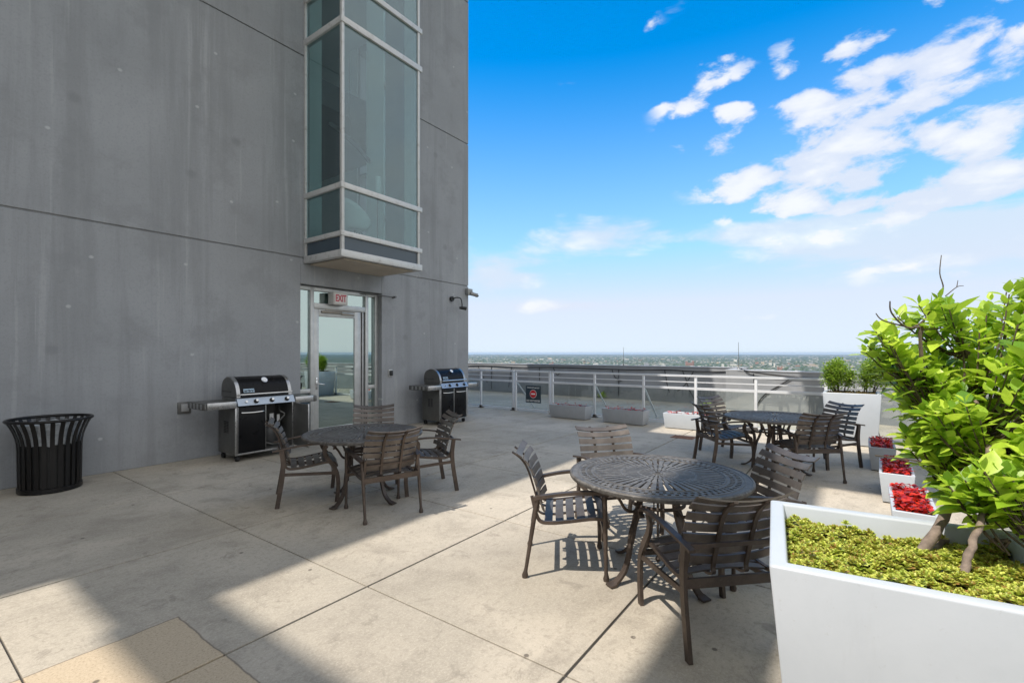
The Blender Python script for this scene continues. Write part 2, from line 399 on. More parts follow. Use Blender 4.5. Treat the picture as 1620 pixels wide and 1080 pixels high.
# downlit concrete reveal sill
# bay window ----------------------------------------------------------
YB = 6.77; ZT = 11.0; BL, BR = 4.68, 6.40
fr = MB()
def ring(z0, z1, out=.03, inn=.07):
    fr.box(BL-out, BR+out, YB-out, YB+inn, z0, z1, .006)
    fr.box(BL-out, BL+inn, YB+inn+.001, Y0-.002, z0, z1, .006)
    fr.box(BR-inn, BR+out, YB+inn+.001, Y0-.002, z0, z1, .006)
for z0, z1 in ((3.12,3.235),(3.46,3.54),(4.24,4.33),(6.93,7.03),(7.66,7.75),(9.6,9.7),(10.6,10.7)): ring(z0, z1)
for (x, y) in ((BL+.012,YB+.012),(BR-.045,YB+.012),):
    fr.box(x-.022,x+.03,y-.022,y+.035,3.236,ZT,.005)
fr.box(BL-.02,BL+.03,Y0-.05,Y0-.003,3.236,ZT,.005); fr.box(BR-.03,BR+.02,Y0-.05,Y0-.003,3.236,ZT,.005)
bay = bb('bay_window', fr, M_MULL)
def sub(name, mb, mat, parent, **k):
    o = mb.build(name, mat, **k); o.parent = parent; return o
levels = [3.54,4.24,4.33,6.93,7.03,7.66,7.75,9.6,9.7,10.6]
for a, b in ((3.54,4.24),(4.33,6.93),(7.03,7.66),(7.75,9.6)):
    p = MB(); p.box(BL+.045,BR-.07,YB+.008,YB+.018,a+.001,b-.001); sub('pane', p, M_GBAY, bay, smooth=None)
    p = MB(); p.box(BL+.008,BL+.018,YB+.05,Y0-.055,a+.001,b-.001); sub('pane', p, M_GBAY, bay, smooth=None)
    p = MB(); p.box(BR-.018,BR-.008,YB+.05,Y0-.055,a+.001,b-.001); sub('pane', p, M_GBAY, bay, smooth=None)
p = MB(); p.box(BL+.02,BR-.02,YB+.02,YB+.06,3.236,3.459); p.box(BL+.01,BL+.05,YB+.061,Y0-.06,3.236,3.459); p.box(BR-.05,BR-.01,YB+.061,Y0-.06,3.236,3.459)
sub('spandrel', p, M_SPAN, bay, smooth=None)
p = MB(); p.box(BL+.10,BR-.10,YB+.10,Y0-.01,3.10,3.125,.004); sub('soffit', p, M_SOFFIT, bay, smooth=None)
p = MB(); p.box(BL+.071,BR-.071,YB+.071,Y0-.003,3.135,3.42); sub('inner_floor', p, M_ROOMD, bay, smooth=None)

# door ---------------------------------------------------------------
YF = 7.97
fr = MB(); D = lambda x0,x1,z0,z1,y0=YF,y1=YF+.12: fr.box(x0,x1,y0,y1,z0,z1,.004)
D(4.602,4.66,0.004,2.75); D(4.86,4.93,0.004,2.75); D(6.05,6.12,0.004,2.75); D(6.29,6.358,0.004,2.75)
D(4.661,4.859,2.68,2.75); D(4.931,6.049,2.68,2.75); D(6.121,6.289,2.68,2.75)
D(4.931,6.049,2.36,2.46); D(4.661,4.859,.83,.90); D(6.121,6.289,.83,.90)
D(4.661,4.859,.004,.12); D(6.121,6.289,.004,.12)
D(5.93,5.96,.004,2.359,YF+.03,YF+.1); D(5.985,6.01,.004,2.359,YF+.01,YF+.1)
door = bb('door_frame', fr, M_ALU)
leaf = MB(); L = lambda x0,x1,z0,z1: leaf.box(x0,x1,YF+.01,YF+.06,z0,z1,.004)
L(4.932,5.03,.01,2.355); L(5.80,5.925,.01,2.355); L(5.031,5.799,2.22,2.355); L(5.031,5.799,.01,.17)
sub('door_leaf', leaf, M_ALU, door)
p = MB(); p.box(5.031,5.799,YF+.03,YF+.04,.171,2.219); sub('door_glass', p, M_GDOOR, door, smooth=None)
for a,b,c_,d_ in ((4.661,4.859,.901,2.679),(6.121,6.289,.901,2.679),(6.121,6.289,.121,.829),(4.931,6.049,2.461,2.679)):
    p = MB(); p.box(a,b,YF+.05,YF+.06,c_,d_); sub('side_glass', p, M_GDOOR, door, smooth=None)
p = MB(); p.box(4.661,4.859,YF+.04,YF+.07,.121,.829); sub('kick_panel', p, M_SPAN, door, smooth=None)
p = MB(); p.box(4.965,5.0,YF-.002,YF+.012,.88,1.10,.004); p.tube(bez([(4.985,YF,.99),(4.985,YF-.05,.99),(5.02,YF-.055,.985),(5.10,YF-.055,.97)],4),.009,8)
p.cyl((4.982,YF-.001,1.06),(4.982,YF-.015,1.06),.013); sub('handle', p, M_CHROME, door)
p = MB(); p.box(5.07,5.5,YF-.035,YF+.008,2.285,2.33,.01); p.bar([(5.12,YF-.05,2.35),(5.45,YF-.06,2.34),(5.76,YF-.045,2.33)],(0,0,1),.02,.01); p.box(5.50,5.78,YF-.02,YF+.006,2.27,2.30,.004)
sub('door_closer', p, simple('closer_bronze',(.28,.25,.21),.45,.4), door)

# exit sign
ex = thing('exit_sign', 'faded red EXIT sign mounted above the glass door', 'sign', (5.36,7.90,2.56))
p = MB(); p.box(-.15,.15,-.11,.065,-.115,.115,.006); p.build('sign_housing', M_SIGNBG, ex)
p = MB(); p.box(-.125,.125,-.114,-.1105,-.09,.09); p.build('sign_face', simple('exit_face_panel',(.68,.65,.62),.4), ex, smooth=None)
text_mesh('EXIT', .175, 'lettering', M_SIGNRED, ex, Matrix.Translation((0,-.117,0)) @ Matrix.Rotation(R(90),4,'X') @ Matrix.Diagonal((.64,1,1,1)), .001, .006)
# small fittings
o = thing('outlet_cover', 'square grey outlet cover on the wall left of the open grill', 'outlet', (2.82,7.85,.76))
p = MB(); p.box(-.085,.085,-.018,-.0005,-.085,.085,.005); p.build('plate', M_DULLST, o)
p = MB(); p.box(-.05,.05,-.04,-.0185,-.055,.055,.006); p.build('lid', simple('outlet_lid',(.3,.3,.3),.5), o)
o = thing('card_reader', 'small black card reader on the wall right of the door', 'card reader', (6.57,7.85,1.13))
p = MB(); p.box(-.05,.05,-.02,-.0005,-.075,.075,.006); p.build('backplate', simple('reader_plate',(.45,.45,.44),.4,.5), o)
p = MB(); p.box(-.032,.042,-.05,-.0205,-.05,.055,.01); p.build('reader', M_BLACK, o)
o = thing('door_holder', 'thin metal hold-open rod sticking out above the door corner', 'rod', (6.36,7.96,2.70))
p = MB(); p.tube([(-.45,.01,.02),(0,-.14,.015),(.28,-.16,.01)], .009, 8); p.build('rod', M_DULLST, o)
p = MB(); p.cyl((.28,-.11,.01),(.28,-.21,.01),.022); p.build('rod_tip', M_DULLST, o)
o = thing('wall_spotlight', 'black gooseneck spotlight on the wall above the far grill', 'light', (8.42,7.85,2.84))
p = MB(); p.cyl((0,-.001,0),(0,-.05,0),.06); p.build('base', M_BLACK, o)
p = MB(); p.tube(bez([(0,-.05,0),(.05,-.14,.03),(.1,-.22,.0),(.11,-.25,-.12),(.11,-.25,-.2)],5), .013, 8); p.build('gooseneck', M_BLACK, o)
p = MB(); p.tube([(.06,-.22,-.22),(.11,-.25,-.22),(.19,-.32,-.235)], [.03,.035,.042], 12); p.build('lamp_head', M_BLACK, o)
o = thing('security_camera', 'grey security camera mounted at the upper corner of the wall', 'camera', (9.05,7.85,3.04))
p = MB(); p.box(-.13,.05,-.1,-.001,-.05,.10,.008); p.build('mounting_box', M_GALV, o)
p = MB(); p.tube([(.0,-.1,.03),(.06,-.16,-.03)], .02, 8); p.tube([(-.02,-.1,-.02),(.1,-.22,-.06)],[.045,.045],12); p.build('camera_body', M_GALV, o)
p = MB(); p.lathe([(0,-.05),(.03,-.045),(.05,-.02),(.055,0),(0,0)],14,(.12,-.17,-.05)); p.build('camera_dome', M_BLACK, o)

# things inside the bay
o = thing('shell_chair', 'white moulded shell chair inside the glass bay', 'chair', (5.42,7.42,3.425))
p = MB(); n = 14; prof = []
for i in range(9):
    t = i/8
    for k in range(n+1):
        a = -PI*.78 + 2*PI*.78*k/n
        rr = .27*(.35+.65*t**.6); h = .30*t**1.8*(1+.75*math.cos(a)) - .0
        prof.append((-math.cos(a)*rr*1.05, math.sin(a)*rr, .36+h))
p.add(prof, [(i*(n+1)+k, i*(n+1)+k+1, (i+1)*(n+1)+k+1, (i+1)*(n+1)+k) for i in range(8) for k in range(n)])
p.lathe([(0,.355),(.10,.358)],14)
q = p.build('seat_shell', M_SHELL, o); md = q.modifiers.new('s','SOLIDIFY'); md.thickness = .012
p = MB()
for sx in (-1,1):
    for sy in (-1,1): p.tube([(sx*.06,sy*.06,.35),(sx*.2,sy*.19,.0)], .008, 6)
p.tube([(-.14,-.13,.15),(.14,.13,.15)],.006,6); p.tube([(-.14,.13,.15),(.14,-.13,.15)],.006,6)
p.build('wire_base', M_BLACK, o)
o = thing('hanging_sculpture', 'dark curved blade hanging on a wire inside the glass bay', 'ornament', (5.35,7.5,5.5))
p = MB(); p.bar(bez([(-.40,.05,.12),(-.15,0,.0),(.15,-.02,-.14),(.42,-.05,-.36)],5),(0,0,1),[.005]+[.075]*14+[.005],.03); p.build('blade', M_BLACK, o)
p = MB(); p.tube([(0,0,-.06),(0,0,1.47)], .006, 6); p.build('wire', M_BLACK, o)
o = thing('floor_lamp', 'white cylindrical lamp standing behind the shell chair inside the glass bay', 'lamp', (5.86,7.35,3.425))
p = MB(); p.lathe([(.055,1.06),(.06,1.07),(.06,1.45),(.055,1.46),(.05,1.45),(.05,1.07)],20,closed=True); p.build('lamp_shade', M_SHELL, o)
p = MB(); p.lathe([(0,0),(.11,.0),(.11,.02),(.012,.03),(.010,1.2),(0,1.2)],16); p.build('stand', M_BLACK, o)
p = MB()
for i in range(120):
    x = random.uniform(4.8,6.27); y = random.choice([random.uniform(6.86,6.98), random.uniform(6.9,7.75)]); r = random.uniform(.015,.035)
    if y > 7.0: x = 4.77 + random.random()*.12
    bm = bmesh.new(); bmesh.ops.create_icosphere(bm, subdivisions=1, radius=1)
    Mx = Matrix.Translation((x,y,3.425+r*.6)) @ Matrix.Diagonal((r*random.uniform(.8,1.4),r*random.uniform(.8,1.3),r*.7,1))
    bm.verts.index_update(); p.add([Mx@v.co for v in bm.verts], [tuple(v.index for v in f.verts) for f in bm.faces]); bm.free()
tag(p.build('pebbles', M_STONE), 'loose pale pebbles lining the sill inside the glass bay', 'pebbles', kind='stuff')

# ------------------------------------------------------------------ parapets
o = thing('parapet_wall', 'long grey concrete parapet behind the gate, shaded at its left', 'wall', (15.15,8,0))
p = MB(); p.box(0,.38,-5.45,9,-.3,1.10,.012); p.build('wall', M_PARA, o)
p = MB(); p.box(-.02,.40,-5.46,9,1.101,1.125,.004); p.build('coping', simple('parapet_coping',(.34,.35,.37),.6,.1,.1,3), o)
o = thing('parapet_wall', 'angled pale parapet running behind the white railing towards the planters', 'wall', (13.95,2.55,0))
def oblique(p, pts, th, z0, z1, over=0):
    for (a, b) in zip(pts, pts[1:]):
        a = Vector((*a,0)); b = Vector((*b,0)); d = (b-a).normalized(); nrm = Vector((d.y,-d.x,0))
        if nrm.x < 0: nrm = -nrm
        q = [a-nrm*over, b-nrm*over, b+nrm*(th+over), a+nrm*(th+over)]
        p.frustum([(v.x,v.y) for v in q], [(v.x,v.y) for v in q], z0, z1)
pts = [(0,0),(-1.28,-4.15),(-2.6,-8.4)]
p = MB(); oblique(p, pts, .42, -.3, 1.07); p.box(.0,1.195,-.001,.30,-.3,1.068); p.build('wall', M_PARA, o, smooth=None)
p = MB(); oblique(p, pts, .42, 1.071, 1.095, .015); p.box(.0,1.17,-.02,.31,1.073,1.099); p.build('coping', simple('parapet_coping_b',(.42,.43,.45),.55,.1,.08,3), o, smooth=None)
def cable(name, pts, r, label, grp=None):
    p = MB(); p.tube(bez(pts,5), r, 6); return tag(p.build(name, M_CABLE), label, 'cable', grp)
cable('cable', [(15.135,16,1.04),(15.12,14,1.01),(15.13,12.2,1.03),(15.12,10.4,1.0),(15.13,8.6,1.02),(15.12,6.2,.99),(15.13,4.8,1.01),(15.12,3.9,.98),(15.13,3.0,1.0),(15.12,2.62,1.02)], .016, 'black cable strung along the top of the long shaded parapet')
cable('cable', [(14.1,2.5,1.12),(13.80,2.25,1.06),(13.55,1.4,.97),(13.33,.6,.93),(13.15,0,.95),(12.9,-.75,.93),(12.6,-1.62,.96)], .02, 'thick black cable drooping along the pale angled parapet')
G = 'thin dark wires hanging down the long parapet'
for y, dy, z1 in ((12.6,-.5,.35),(11.9,.0,.1),(10.9,.15,.2),(9.6,.0,.45),(9.0,-.5,.86),(6.7,-.35,.6),(6.45,.0,.1),(4.9,-.15,.3),(4.0,.5,.35),(4.35,-.35,.15)):
    cable('hanging_wire', [(15.13,y,1.0),(15.128,y+dy*.3,.75),(15.13,y+dy*.55,.5*(1+z1)-.12),(15.135,y+dy,z1)], .011, 'thin dark wire hanging down the inner face of the long parapet', G)
cable('hanging_wire', [(13.81,2.15,1.0),(13.82,2.12,.6),(13.84,2.08,.1)], .014, 'straight dark wire down the angled parapet nearest its corner')
cable('hanging_wire', [(13.5,1.2,.97),(13.62,1.55,.72),(13.72,1.9,.45),(13.79,2.1,.12)], .014, 'slanting dark wire across the sunny face of the angled parapet')
for (x, y, lab, h) in ((15.3,6.35,'thin metal rod standing on the long shaded parapet',1.74),(14.6,2.65,'thin metal rod standing at the corner of the pale parapets',1.85)):
    o = thing('lightning_rod', lab, 'rod', (x,y,1.10)); z0 = .001
    p = MB(); p.tube([(0,0,.02),(0,0,h-1.10)],[.009,.005],6); p.build('rod', M_DULLST, o)
    p = MB(); p.lathe([(.0,.05),(.02,.05),(.05,.0),(.0,.0)],10); p.build('base', M_DULLST, o)
def weed(name, loc, r, n, label, mat):
    p = MB()
    for i in range(n):
        a = random.uniform(0,2*PI); e = random.uniform(.2,1.3); L_ = r*random.uniform(.5,1)
        d = Vector((math.cos(a)*math.cos(e), math.sin(a)*math.cos(e), math.sin(e))); s_ = d.cross(Vector((0,0,1))).normalized()*r*.14
        b = Vector(loc) + d*L_*random.uniform(.2,.6); t = b + d*L_*.5
        p.add([b, (b+t)/2+s_, t, (b+t)/2-s_], [(0,1,2,3)])
    return tag(p.build(name, mat, smooth=None, fix=False), label, 'weed')
weed('weed', (15.0,7.0,0), .28, 60, 'small weed growing at the foot of the shaded parapet', M_LEAF2)
weed('weed', (13.6,3.3,.0), .30, 70, 'bright weed behind the railing near the far table', M_LEAF)

# ------------------------------------------------------------------ railing
RX = 10.5
def post(y, x=RX, double=False):
    return y
rail = thing('railing', 'white metal and glass railing running behind the grey planters', 'railing', (RX,3,0))
gate = thing('gate', 'white railing gate carrying a no entry sign', 'gate', (RX,6.88,0))
def mk(parent, name, fn, mat, **k):
    p = MB(); fn(p); o = p.build(name, mat, parent, **k); return o
def rail_post(parent, x, y, foot=True, h=1.035, w=.05):
    ox, oy = parent.location.x, parent.location.y
    o = mk(parent, 'post', lambda p: p.box(x-ox-w/2,x-ox+w/2,y-oy-w/2,y-oy+w/2,.002,h,.004), M_RAIL)
    if foot: mk(o, 'foot', lambda p: (p.box(x-ox-.075,x-ox+.075,y-oy-.06,y-oy+.06,.001,.014,.003), p.box(x-ox-.04,x-ox+.04,y-oy-.035,y-oy+.035,.0145,.075,.004)), M_DARKFOOT)
    return o
def rails(parent, a, b, glass=True, top=True, drop=True):
    """members between the posts from point a to b (world xy)"""
    ox, oy = parent.location.x, parent.location.y
    a = Vector((a[0]-ox,a[1]-oy,0)); b = Vector((b[0]-ox,b[1]-oy,0)); d = (b-a).normalized(); s_ = Vector((-d.y,d.x,0))
    def bx(name, z, hh, ww, mat, tr=0):
        p = MB(); p.bar([a+d*tr+Vector((0,0,z)), b-d*tr+Vector((0,0,z))], s_, ww, hh); return p.build(name, mat, parent, smooth=None)
    bx('middle_rail', .925, .022, .022, M_RAIL, .026); bx('lower_rail', .79, .05, .04, M_RAIL, .026); bx('bottom_rail', .06, .035, .035, M_RAIL, .026)
    if glass: bx('glass_panel', .4215, .681, .010, M_GRAIL, .035)
def toprail(parent, a, b):
    ox, oy = parent.location.x, parent.location.y
    a = Vector((a[0]-ox,a[1]-oy,1.058)); b = Vector((b[0]-ox,b[1]-oy,1.058)); d = (b-a).normalized(); s_ = Vector((-d.y,d.x,0))
    p = MB(); p.bar([a,b], s_, .075, .04); return p.build('top_rail', M_RAIL, parent, smooth=None)
ys = [6.27,5.09,3.88,2.74,1.59,.43,-.93]
for y in ys: rail_post(rail, RX, y)
for a, b in zip(ys, ys[1:]): rails(rail, (RX,a), (RX,b))
toprail(rail, (RX,6.30), (RX,-.965))
for y in (5.09,3.88): mk(rail, 'strut', lambda p, y=y: p.bar([(.03,y-3-.02,.74),(.75,y-3-.05,.02)], (0,1,0), .035, .02), M_RAIL)
rail2 = thing('railing', 'white metal and glass railing left of the gate beside the far grill', 'railing', (RX,9,0))
ys2 = [14.0,12.4,11.0,9.8,8.63,7.50]
for y in ys2: rail_post(rail2, RX, y)
for a, b in zip(ys2, ys2[1:]): rails(rail2, (RX,a), (RX,b))
toprail(rail2, (RX,14), (RX,7.475))
for y in (7.42,6.35): rail_post(gate, RX, y, foot=False)
rails(gate, (RX,7.42), (RX,6.35), glass=False); toprail(gate, (RX,7.445), (RX,6.325))
mk(gate, 'strut', lambda p: p.bar([(.03,.50,.74),(.75,.44,.02)], (0,1,0), .035, .02), M_RAIL)
mk(gate, 'glass_panel', lambda p: p.box(-.005,.005,-.49,.50,.08,.76), M_GRAIL, smooth=None)
sg = thing('no_entry_sign', 'dark sign on the gate with a red no entry disc reading DO NOT ENTER', 'sign', (RX-.045,6.83,.47))
mk(sg, 'panel', lambda p: p.box(-.004,.004,-.235,.235,-.225,.225,.003), M_SIGNDK)
p = MB(); p.cyl((-.0045,0,.005),(-.0055,0,.005),.108,32); p.build('disc_rim', M_WHITE, sg)
p = MB(); p.cyl((-.0058,0,.005),(-.0075,0,.005),.098,32); p.build('disc', M_RED, sg)
mk(sg, 'disc_bar', lambda p: p.box(-.010,-.0076,-.062,.062,-.012,.024), M_WHITE, smooth=None)
RM = Matrix.Rotation(R(-90),4,'Z') @ Matrix.Rotation(R(90),4,'X')
text_mesh('THIS IS NOT AN EXIT', .046, 'lettering', M_WHITE, sg, Matrix.Translation((-.0065,0,.165)) @ RM @ Matrix.Diagonal((.88,1,1,1)), .001, .0012)
text_mesh('DO NOT ENTER', .062, 'lettering', M_WHITE, sg, Matrix.Translation((-.0065,0,-.175)) @ RM @ Matrix.Diagonal((.92,1,1,1)), .001, .0014)
rail3 = thing('railing', 'white metal and glass railing behind the red flower planters at right', 'railing', (8,-.95,0))
xs = [8.63,7.2,5.8,4.4,3.0,1.6,.2]
for x in xs: rail_post(rail3, x, -.95)
rails(rail3, (10.47,-.95), (8.63,-.95))
for a, b in zip(xs, xs[1:]): rails(rail3, (a,-.95), (b,-.95))
toprail(rail3, (10.46,-.95), (.17,-.95))
for x in (9.7,7.9,6.5,5.1): mk(rail3, 'strut', lambda p, x=x: p.bar([(x-8,-.03,.74),(x-8.05,-.75,.02)], (1,0,0), .035, .02), M_RAIL)

# drain and floor patch
tag(mk(None, 'drain_cover', lambda p: [p.box(8.79+i*.03,8.808+i*.03,2.37,2.73,.001,.007,.001) for i in range(10)] and p.box(8.78,9.10,2.355,2.37,.001,.008) or p.box(8.78,9.10,2.73,2.745,.001,.008), M_RUST), 'rusty rectangular drain cover in the sunny patch of floor', 'drain')

# ------------------------------------------------------------------ trash can
tc = thing('trash_can', 'black slatted metal trash can standing by the grey wall', 'trash can', (1.34,7.44,0))
def tprof(t):   # radius at height fraction
    z = .03 + t*.77
    return (.262 + .012*t + (.085*((t-.62)/.38)**1.8 if t > .62 else 0), z)
p = MB(); NS = 26
for k in range(NS):
    a = 2*PI*k/NS; t_ = Vector((-math.sin(a), math.cos(a), 0)); path = []
    for i in range(13):
        r_, z = tprof(i/12); path.append((r_*math.cos(a), r_*math.sin(a), z))
    p.bar(path, t_, .040, .006)
p.build('slats', M_BLACKP, tc)
p = MB(); q_ = tprof(1)
p.lathe([(q_[0]+.017*math.cos(a), q_[1]+.017*math.sin(a)) for a in [2*PI*i/10 for i in range(10)]], 40, closed=True); p.build('rim', M_BLACKP, tc)
p = MB(); p.lathe([(.268,.005),(.275,.01),(.275,.055),(.262,.06),(.25,.055),(.25,.02),(0,.02)],40); p.build('base_ring', M_BLACKP, tc)
p = MB(); p.lathe([(.245,.03),(.25,.5),(.255,.53),(.248,.53),(.24,.05),(0,.04)],32); p.build('liner_drum', M_BLACK, tc)
p = MB(); n = 60; pr = []
for i, z in enumerate((.52,.56,.60,.64,.68,.72,.76)):
    for k in range(n):
        a = 2*PI*k/n; r_ = .252 + .02*(i/6) + .006*math.sin(k*2.1+i*1.3) + .005*math.sin(k*5.3+i)
        pr.append((1.34+r_*math.cos(a), 7.44+r_*math.sin(a), z+.008*math.sin(k*1.7)))
p.add(pr, [(i*n+k, i*n+(k+1)%n, (i+1)*n+(k+1)%n, (i+1)*n+k) for i in range(6) for k in range(n)])
o = tag(p.build('bin_liner', M_BAG, fix=False), 'crumpled clear plastic liner inside the black trash can', 'bag')

# ------------------------------------------------------------------ grills
def grill(label, loc, opened):
    t = thing('gas_grill', label, 'grill', loc)
    # cart 0.86 wide (x 0..0.86), front y=0, back y=.52, z .09..0.80
    W = .86
    def m_(name, fn, mat, parent=t, **k): p = MB(); fn(p); return p.build(name, mat, parent, **k)
    def cart(p):
        p.box(0,.02,0,.52,.10,.80,.004); p.box(W-.02,W,0,.52,.10,.80,.004); p.box(.021,W-.021,.50,.519,.10,.80); p.box(.021,W-.021,.01,.499,.10,.13)
        p.box(W/2-.012,W/2+.012,.012,.499,.131,.78)
        for i in range(6):
            pass
    m_('cart', cart, M_DULLST)
    m_('cart_edge', lambda p: (p.box(-.004,.024,-.012,-.001,.095,.80,.003), p.box(W-.024,W+.004,-.012,-.001,.095,.80,.003), p.box(.025,W-.025,-.012,-.001,.095,.118,.003)), M_STEEL)
    m_('side_vent', lambda p: [p.box(-.006,-.001,.2+c_*.08,.255+c_*.08,.40+i*.022,.412+i*.022) for i in range(8) for c_ in (0,1)], M_BLACK, smooth=None)
    def door_(x0, x1, name='cart_door'):
        d = m_(name, lambda p: p.box(x0,x1,-.022,-.006,.125,.775,.004), M_ENAMEL)
        m_('door_trim', lambda p: (p.box(x0-.008,x0-.001,-.024,-.004,.118,.78,.002), p.box(x1+.001,x1+.008,-.024,-.004,.118,.78,.002)), M_STEEL, d)
        m_('door_handle', lambda p: p.tube(bez([(x0+.04,-.022,.705),(x0+.05,-.055,.70),((x0+x1)/2,-.062,.695),(x1-.05,-.055,.70),(x1-.04,-.022,.705)],4), .011, 8), M_CHROME, d)
        return d
    door_(.034, W/2-.012)
    if not opened: door_(W/2+.012, W-.034)
    else:
        d = m_('cart_door', lambda p: p.box(W+.002,W+.016,-.40,-.01,.125,.775,.004), M_DULLST)
        m_('door_trim', lambda p: (p.box(W-.002,W+.020,-.415,-.401,.12,.78,.003),), M_STEEL, d)
        m_('door_trim', lambda p: (p.box(W-.004,W+.0,-.412,-.405,.2,.25), p.box(W-.004,W+.0,-.412,-.405,.62,.66)), M_BLACK, d)
        # gas bottle and hose
        m_('gas_hose', lambda p: p.tube(bez([(W-.12,.2,.72),(W-.16,.1,.66),(W-.11,.06,.60),(W-.2,.1,.45),(W-.12,.15,.2),(W-.25,.12,.16),(W-.36,.15,.2)],6), .012, 8), M_DULLST)
        m_('valve_label', lambda p: (p.box(W-.27,W-.21,.19,.20,.45,.62), p.box(W-.17,W-.13,.16,.17,.42,.6)), M_WHITE, smooth=None)
        m_('gas_bottle', lambda p: p.lathe([(0,.135),(.13,.14),(.15,.18),(.15,.36),(.12,.43),(.05,.46),(.04,.5),(0,.5)],24,(W-.22,.32,0)), simple('gas_bottle_paint',(.06,.06,.06),.4), smooth=60)
    # firebox
    m_('firebox', lambda p: p.box(.04,W-.04,.02,.50,.801,.905,.01), M_DULLST)
    # control panel (slanted)
    cp = m_('control_panel', lambda p: p.prism([(-.075,.80),(-.02,.90),(.02,.905),(.02,.80)], 'x', .012, W-.012), simple('control_panel_steel',(.36,.41,.47),.32,.7,.05,20))
    sl = Vector((0,-.876,.482))
    for x in (.27,.50,.73):
        c0 = Vector((x,-.048,.85)); k_ = m_('knob', lambda p: (p.tube([c0,c0+sl*.008],.034,18),p.tube([c0+sl*.0085,c0+sl*.035],[.026,.022],18)), M_BLACK)
        m_('knob_ring', lambda p: (p.tube([c0+sl*.036,c0+sl*.04],[.020,.018],16),), M_CHROME, k_)
    c0 = Vector((.13,-.048,.85)); m_('igniter', lambda p: p.tube([c0,c0+sl*.02],.016,14), M_CHROME)
    # side shelves
    for nm, x0, x1 in (('side_shelf',-.40,-.001),('side_shelf',W+.001,W+.36)):
        s_ = m_(nm, lambda p: p.box(x0,x1,-.015,.49,.845,.865,.006), M_DULLST)
        xa, xb = (x0+.02, x1-.0) if x0 < 0 else (x0, x1-.05)
        m_('shelf_front', lambda p: p.box(xa,xb,-.06,-.016,.772,.872,.012), M_STEEL, s_)
        m_('shelf_end', lambda p: p.box(x0-.012 if x0<0 else x1-.045, x0+.018 if x0<0 else x1+.012,-.055,.495,.772,.868,.015), M_DULLST, s_)
        if x0 < 0: m_('shelf_bracket', lambda p: [p.box(x0-.016,x0-.013,.02+i*.11,.07+i*.11,.785,.855) for i in range(4)], M_STEEL, s_, smooth=None)
    # lid: curved profile in the y-z plane
    pr = [(.50,.91),(.50,1.03),(.47,1.12),(.40,1.175),(.30,1.195),(.20,1.185),(.115,1.14),(.055,1.065),(.025,.985),(.015,.91)]
    pr = [(v.x,v.y) for v in bez([(a,b,0) for a,b in pr],3)]
    ld = m_('lid', lambda p: p.prism(pr, 'x', .035, W-.035), M_DULLST, smooth=50)
    fp = [q for q in pr if q[0] < .36]
    def shell(p, x0, x1, off, a=0, b=None):
        ff = fp[a:b]; o_ = []; 
        for i, (y_, z_) in enumerate(ff):
            y0_, z0_ = ff[max(0,i-1)]; y1_, z1_ = ff[min(len(ff)-1,i+1)]; nx = Vector((z1_-z0_, -(y1_-y0_))).normalized()
            if nx.y < 0 and nx.x > 0: nx = -nx
            if nx.x > 0.2: nx = -nx
            o_.append((y_+nx.x*off, z_+nx.y*off))
        p.prism(o_ + ff[::-1], 'x', x0, x1)
    m_('lid_panel', lambda p: shell(p, .075, W-.075, .006), M_ENAMEL, ld, smooth=50)
    m_('lid_band', lambda p: shell(p, .025, .0745, .012), M_STEEL, ld, smooth=50)
    m_('lid_band', lambda p: shell(p, W-.0745, W-.025, .012), M_STEEL, ld, smooth=50)
    m_('lid_handle', lambda p: (p.tube([(.05,-.045,.955),(W-.05,-.045,.955)], .014, 10), p.box(.055,.085,-.045,.02,.943,.965,.004), p.box(W-.085,W-.055,-.045,.02,.943,.965,.004)), M_CHROME, ld)
    m_('thermometer', lambda p: p.tube([(W/2+.02,.10,1.13),(W/2+.02,.072,1.152)], .045, 24), M_CHROME, ld)
    m_('thermometer_face', lambda p: p.tube([(W/2+.02,.0715,1.1525),(W/2+.02,.070,1.1537)], .036, 24), M_WHITE, ld)
    bd = m_('badge', lambda p: p.bar([(.12,.011,1.005),(.27,.011,1.005)], (0,.37,.93), .055, .006), simple('badge_blue_grey',(.30,.40,.48),.4,.3,.02), ld, smooth=None)
    text_mesh('weber', .052, 'badge_lettering', M_BLACK, bd, Matrix.Translation((.195,.0065,1.004)) @ Matrix.Rotation(R(68),4,'X'), .001, .002)
    m_('side_seam', lambda p: p.box(.030,.0345,.20,.49,.985,.992), M_BLACK, ld, smooth=None)
    for x in (.05,W-.05):
        for y in (.05,.47):
            c_ = m_('caster', lambda p: (p.cyl((x-.018,y,.042),(x+.018,y,.042),.040,18),), M_BLACKR)
            m_('caster_fork', lambda p: p.box(x-.026,x+.026,y-.03,y+.03,.083,.10,.004), M_BLACK, c_)
    return t
grill('gas grill with one cabinet door swung open, between the trash can and the door', (3.18,7.10,0), True)
grill('gas grill with both black cabinet doors shut, by the far wall corner', (7.28,7.12,0), False)

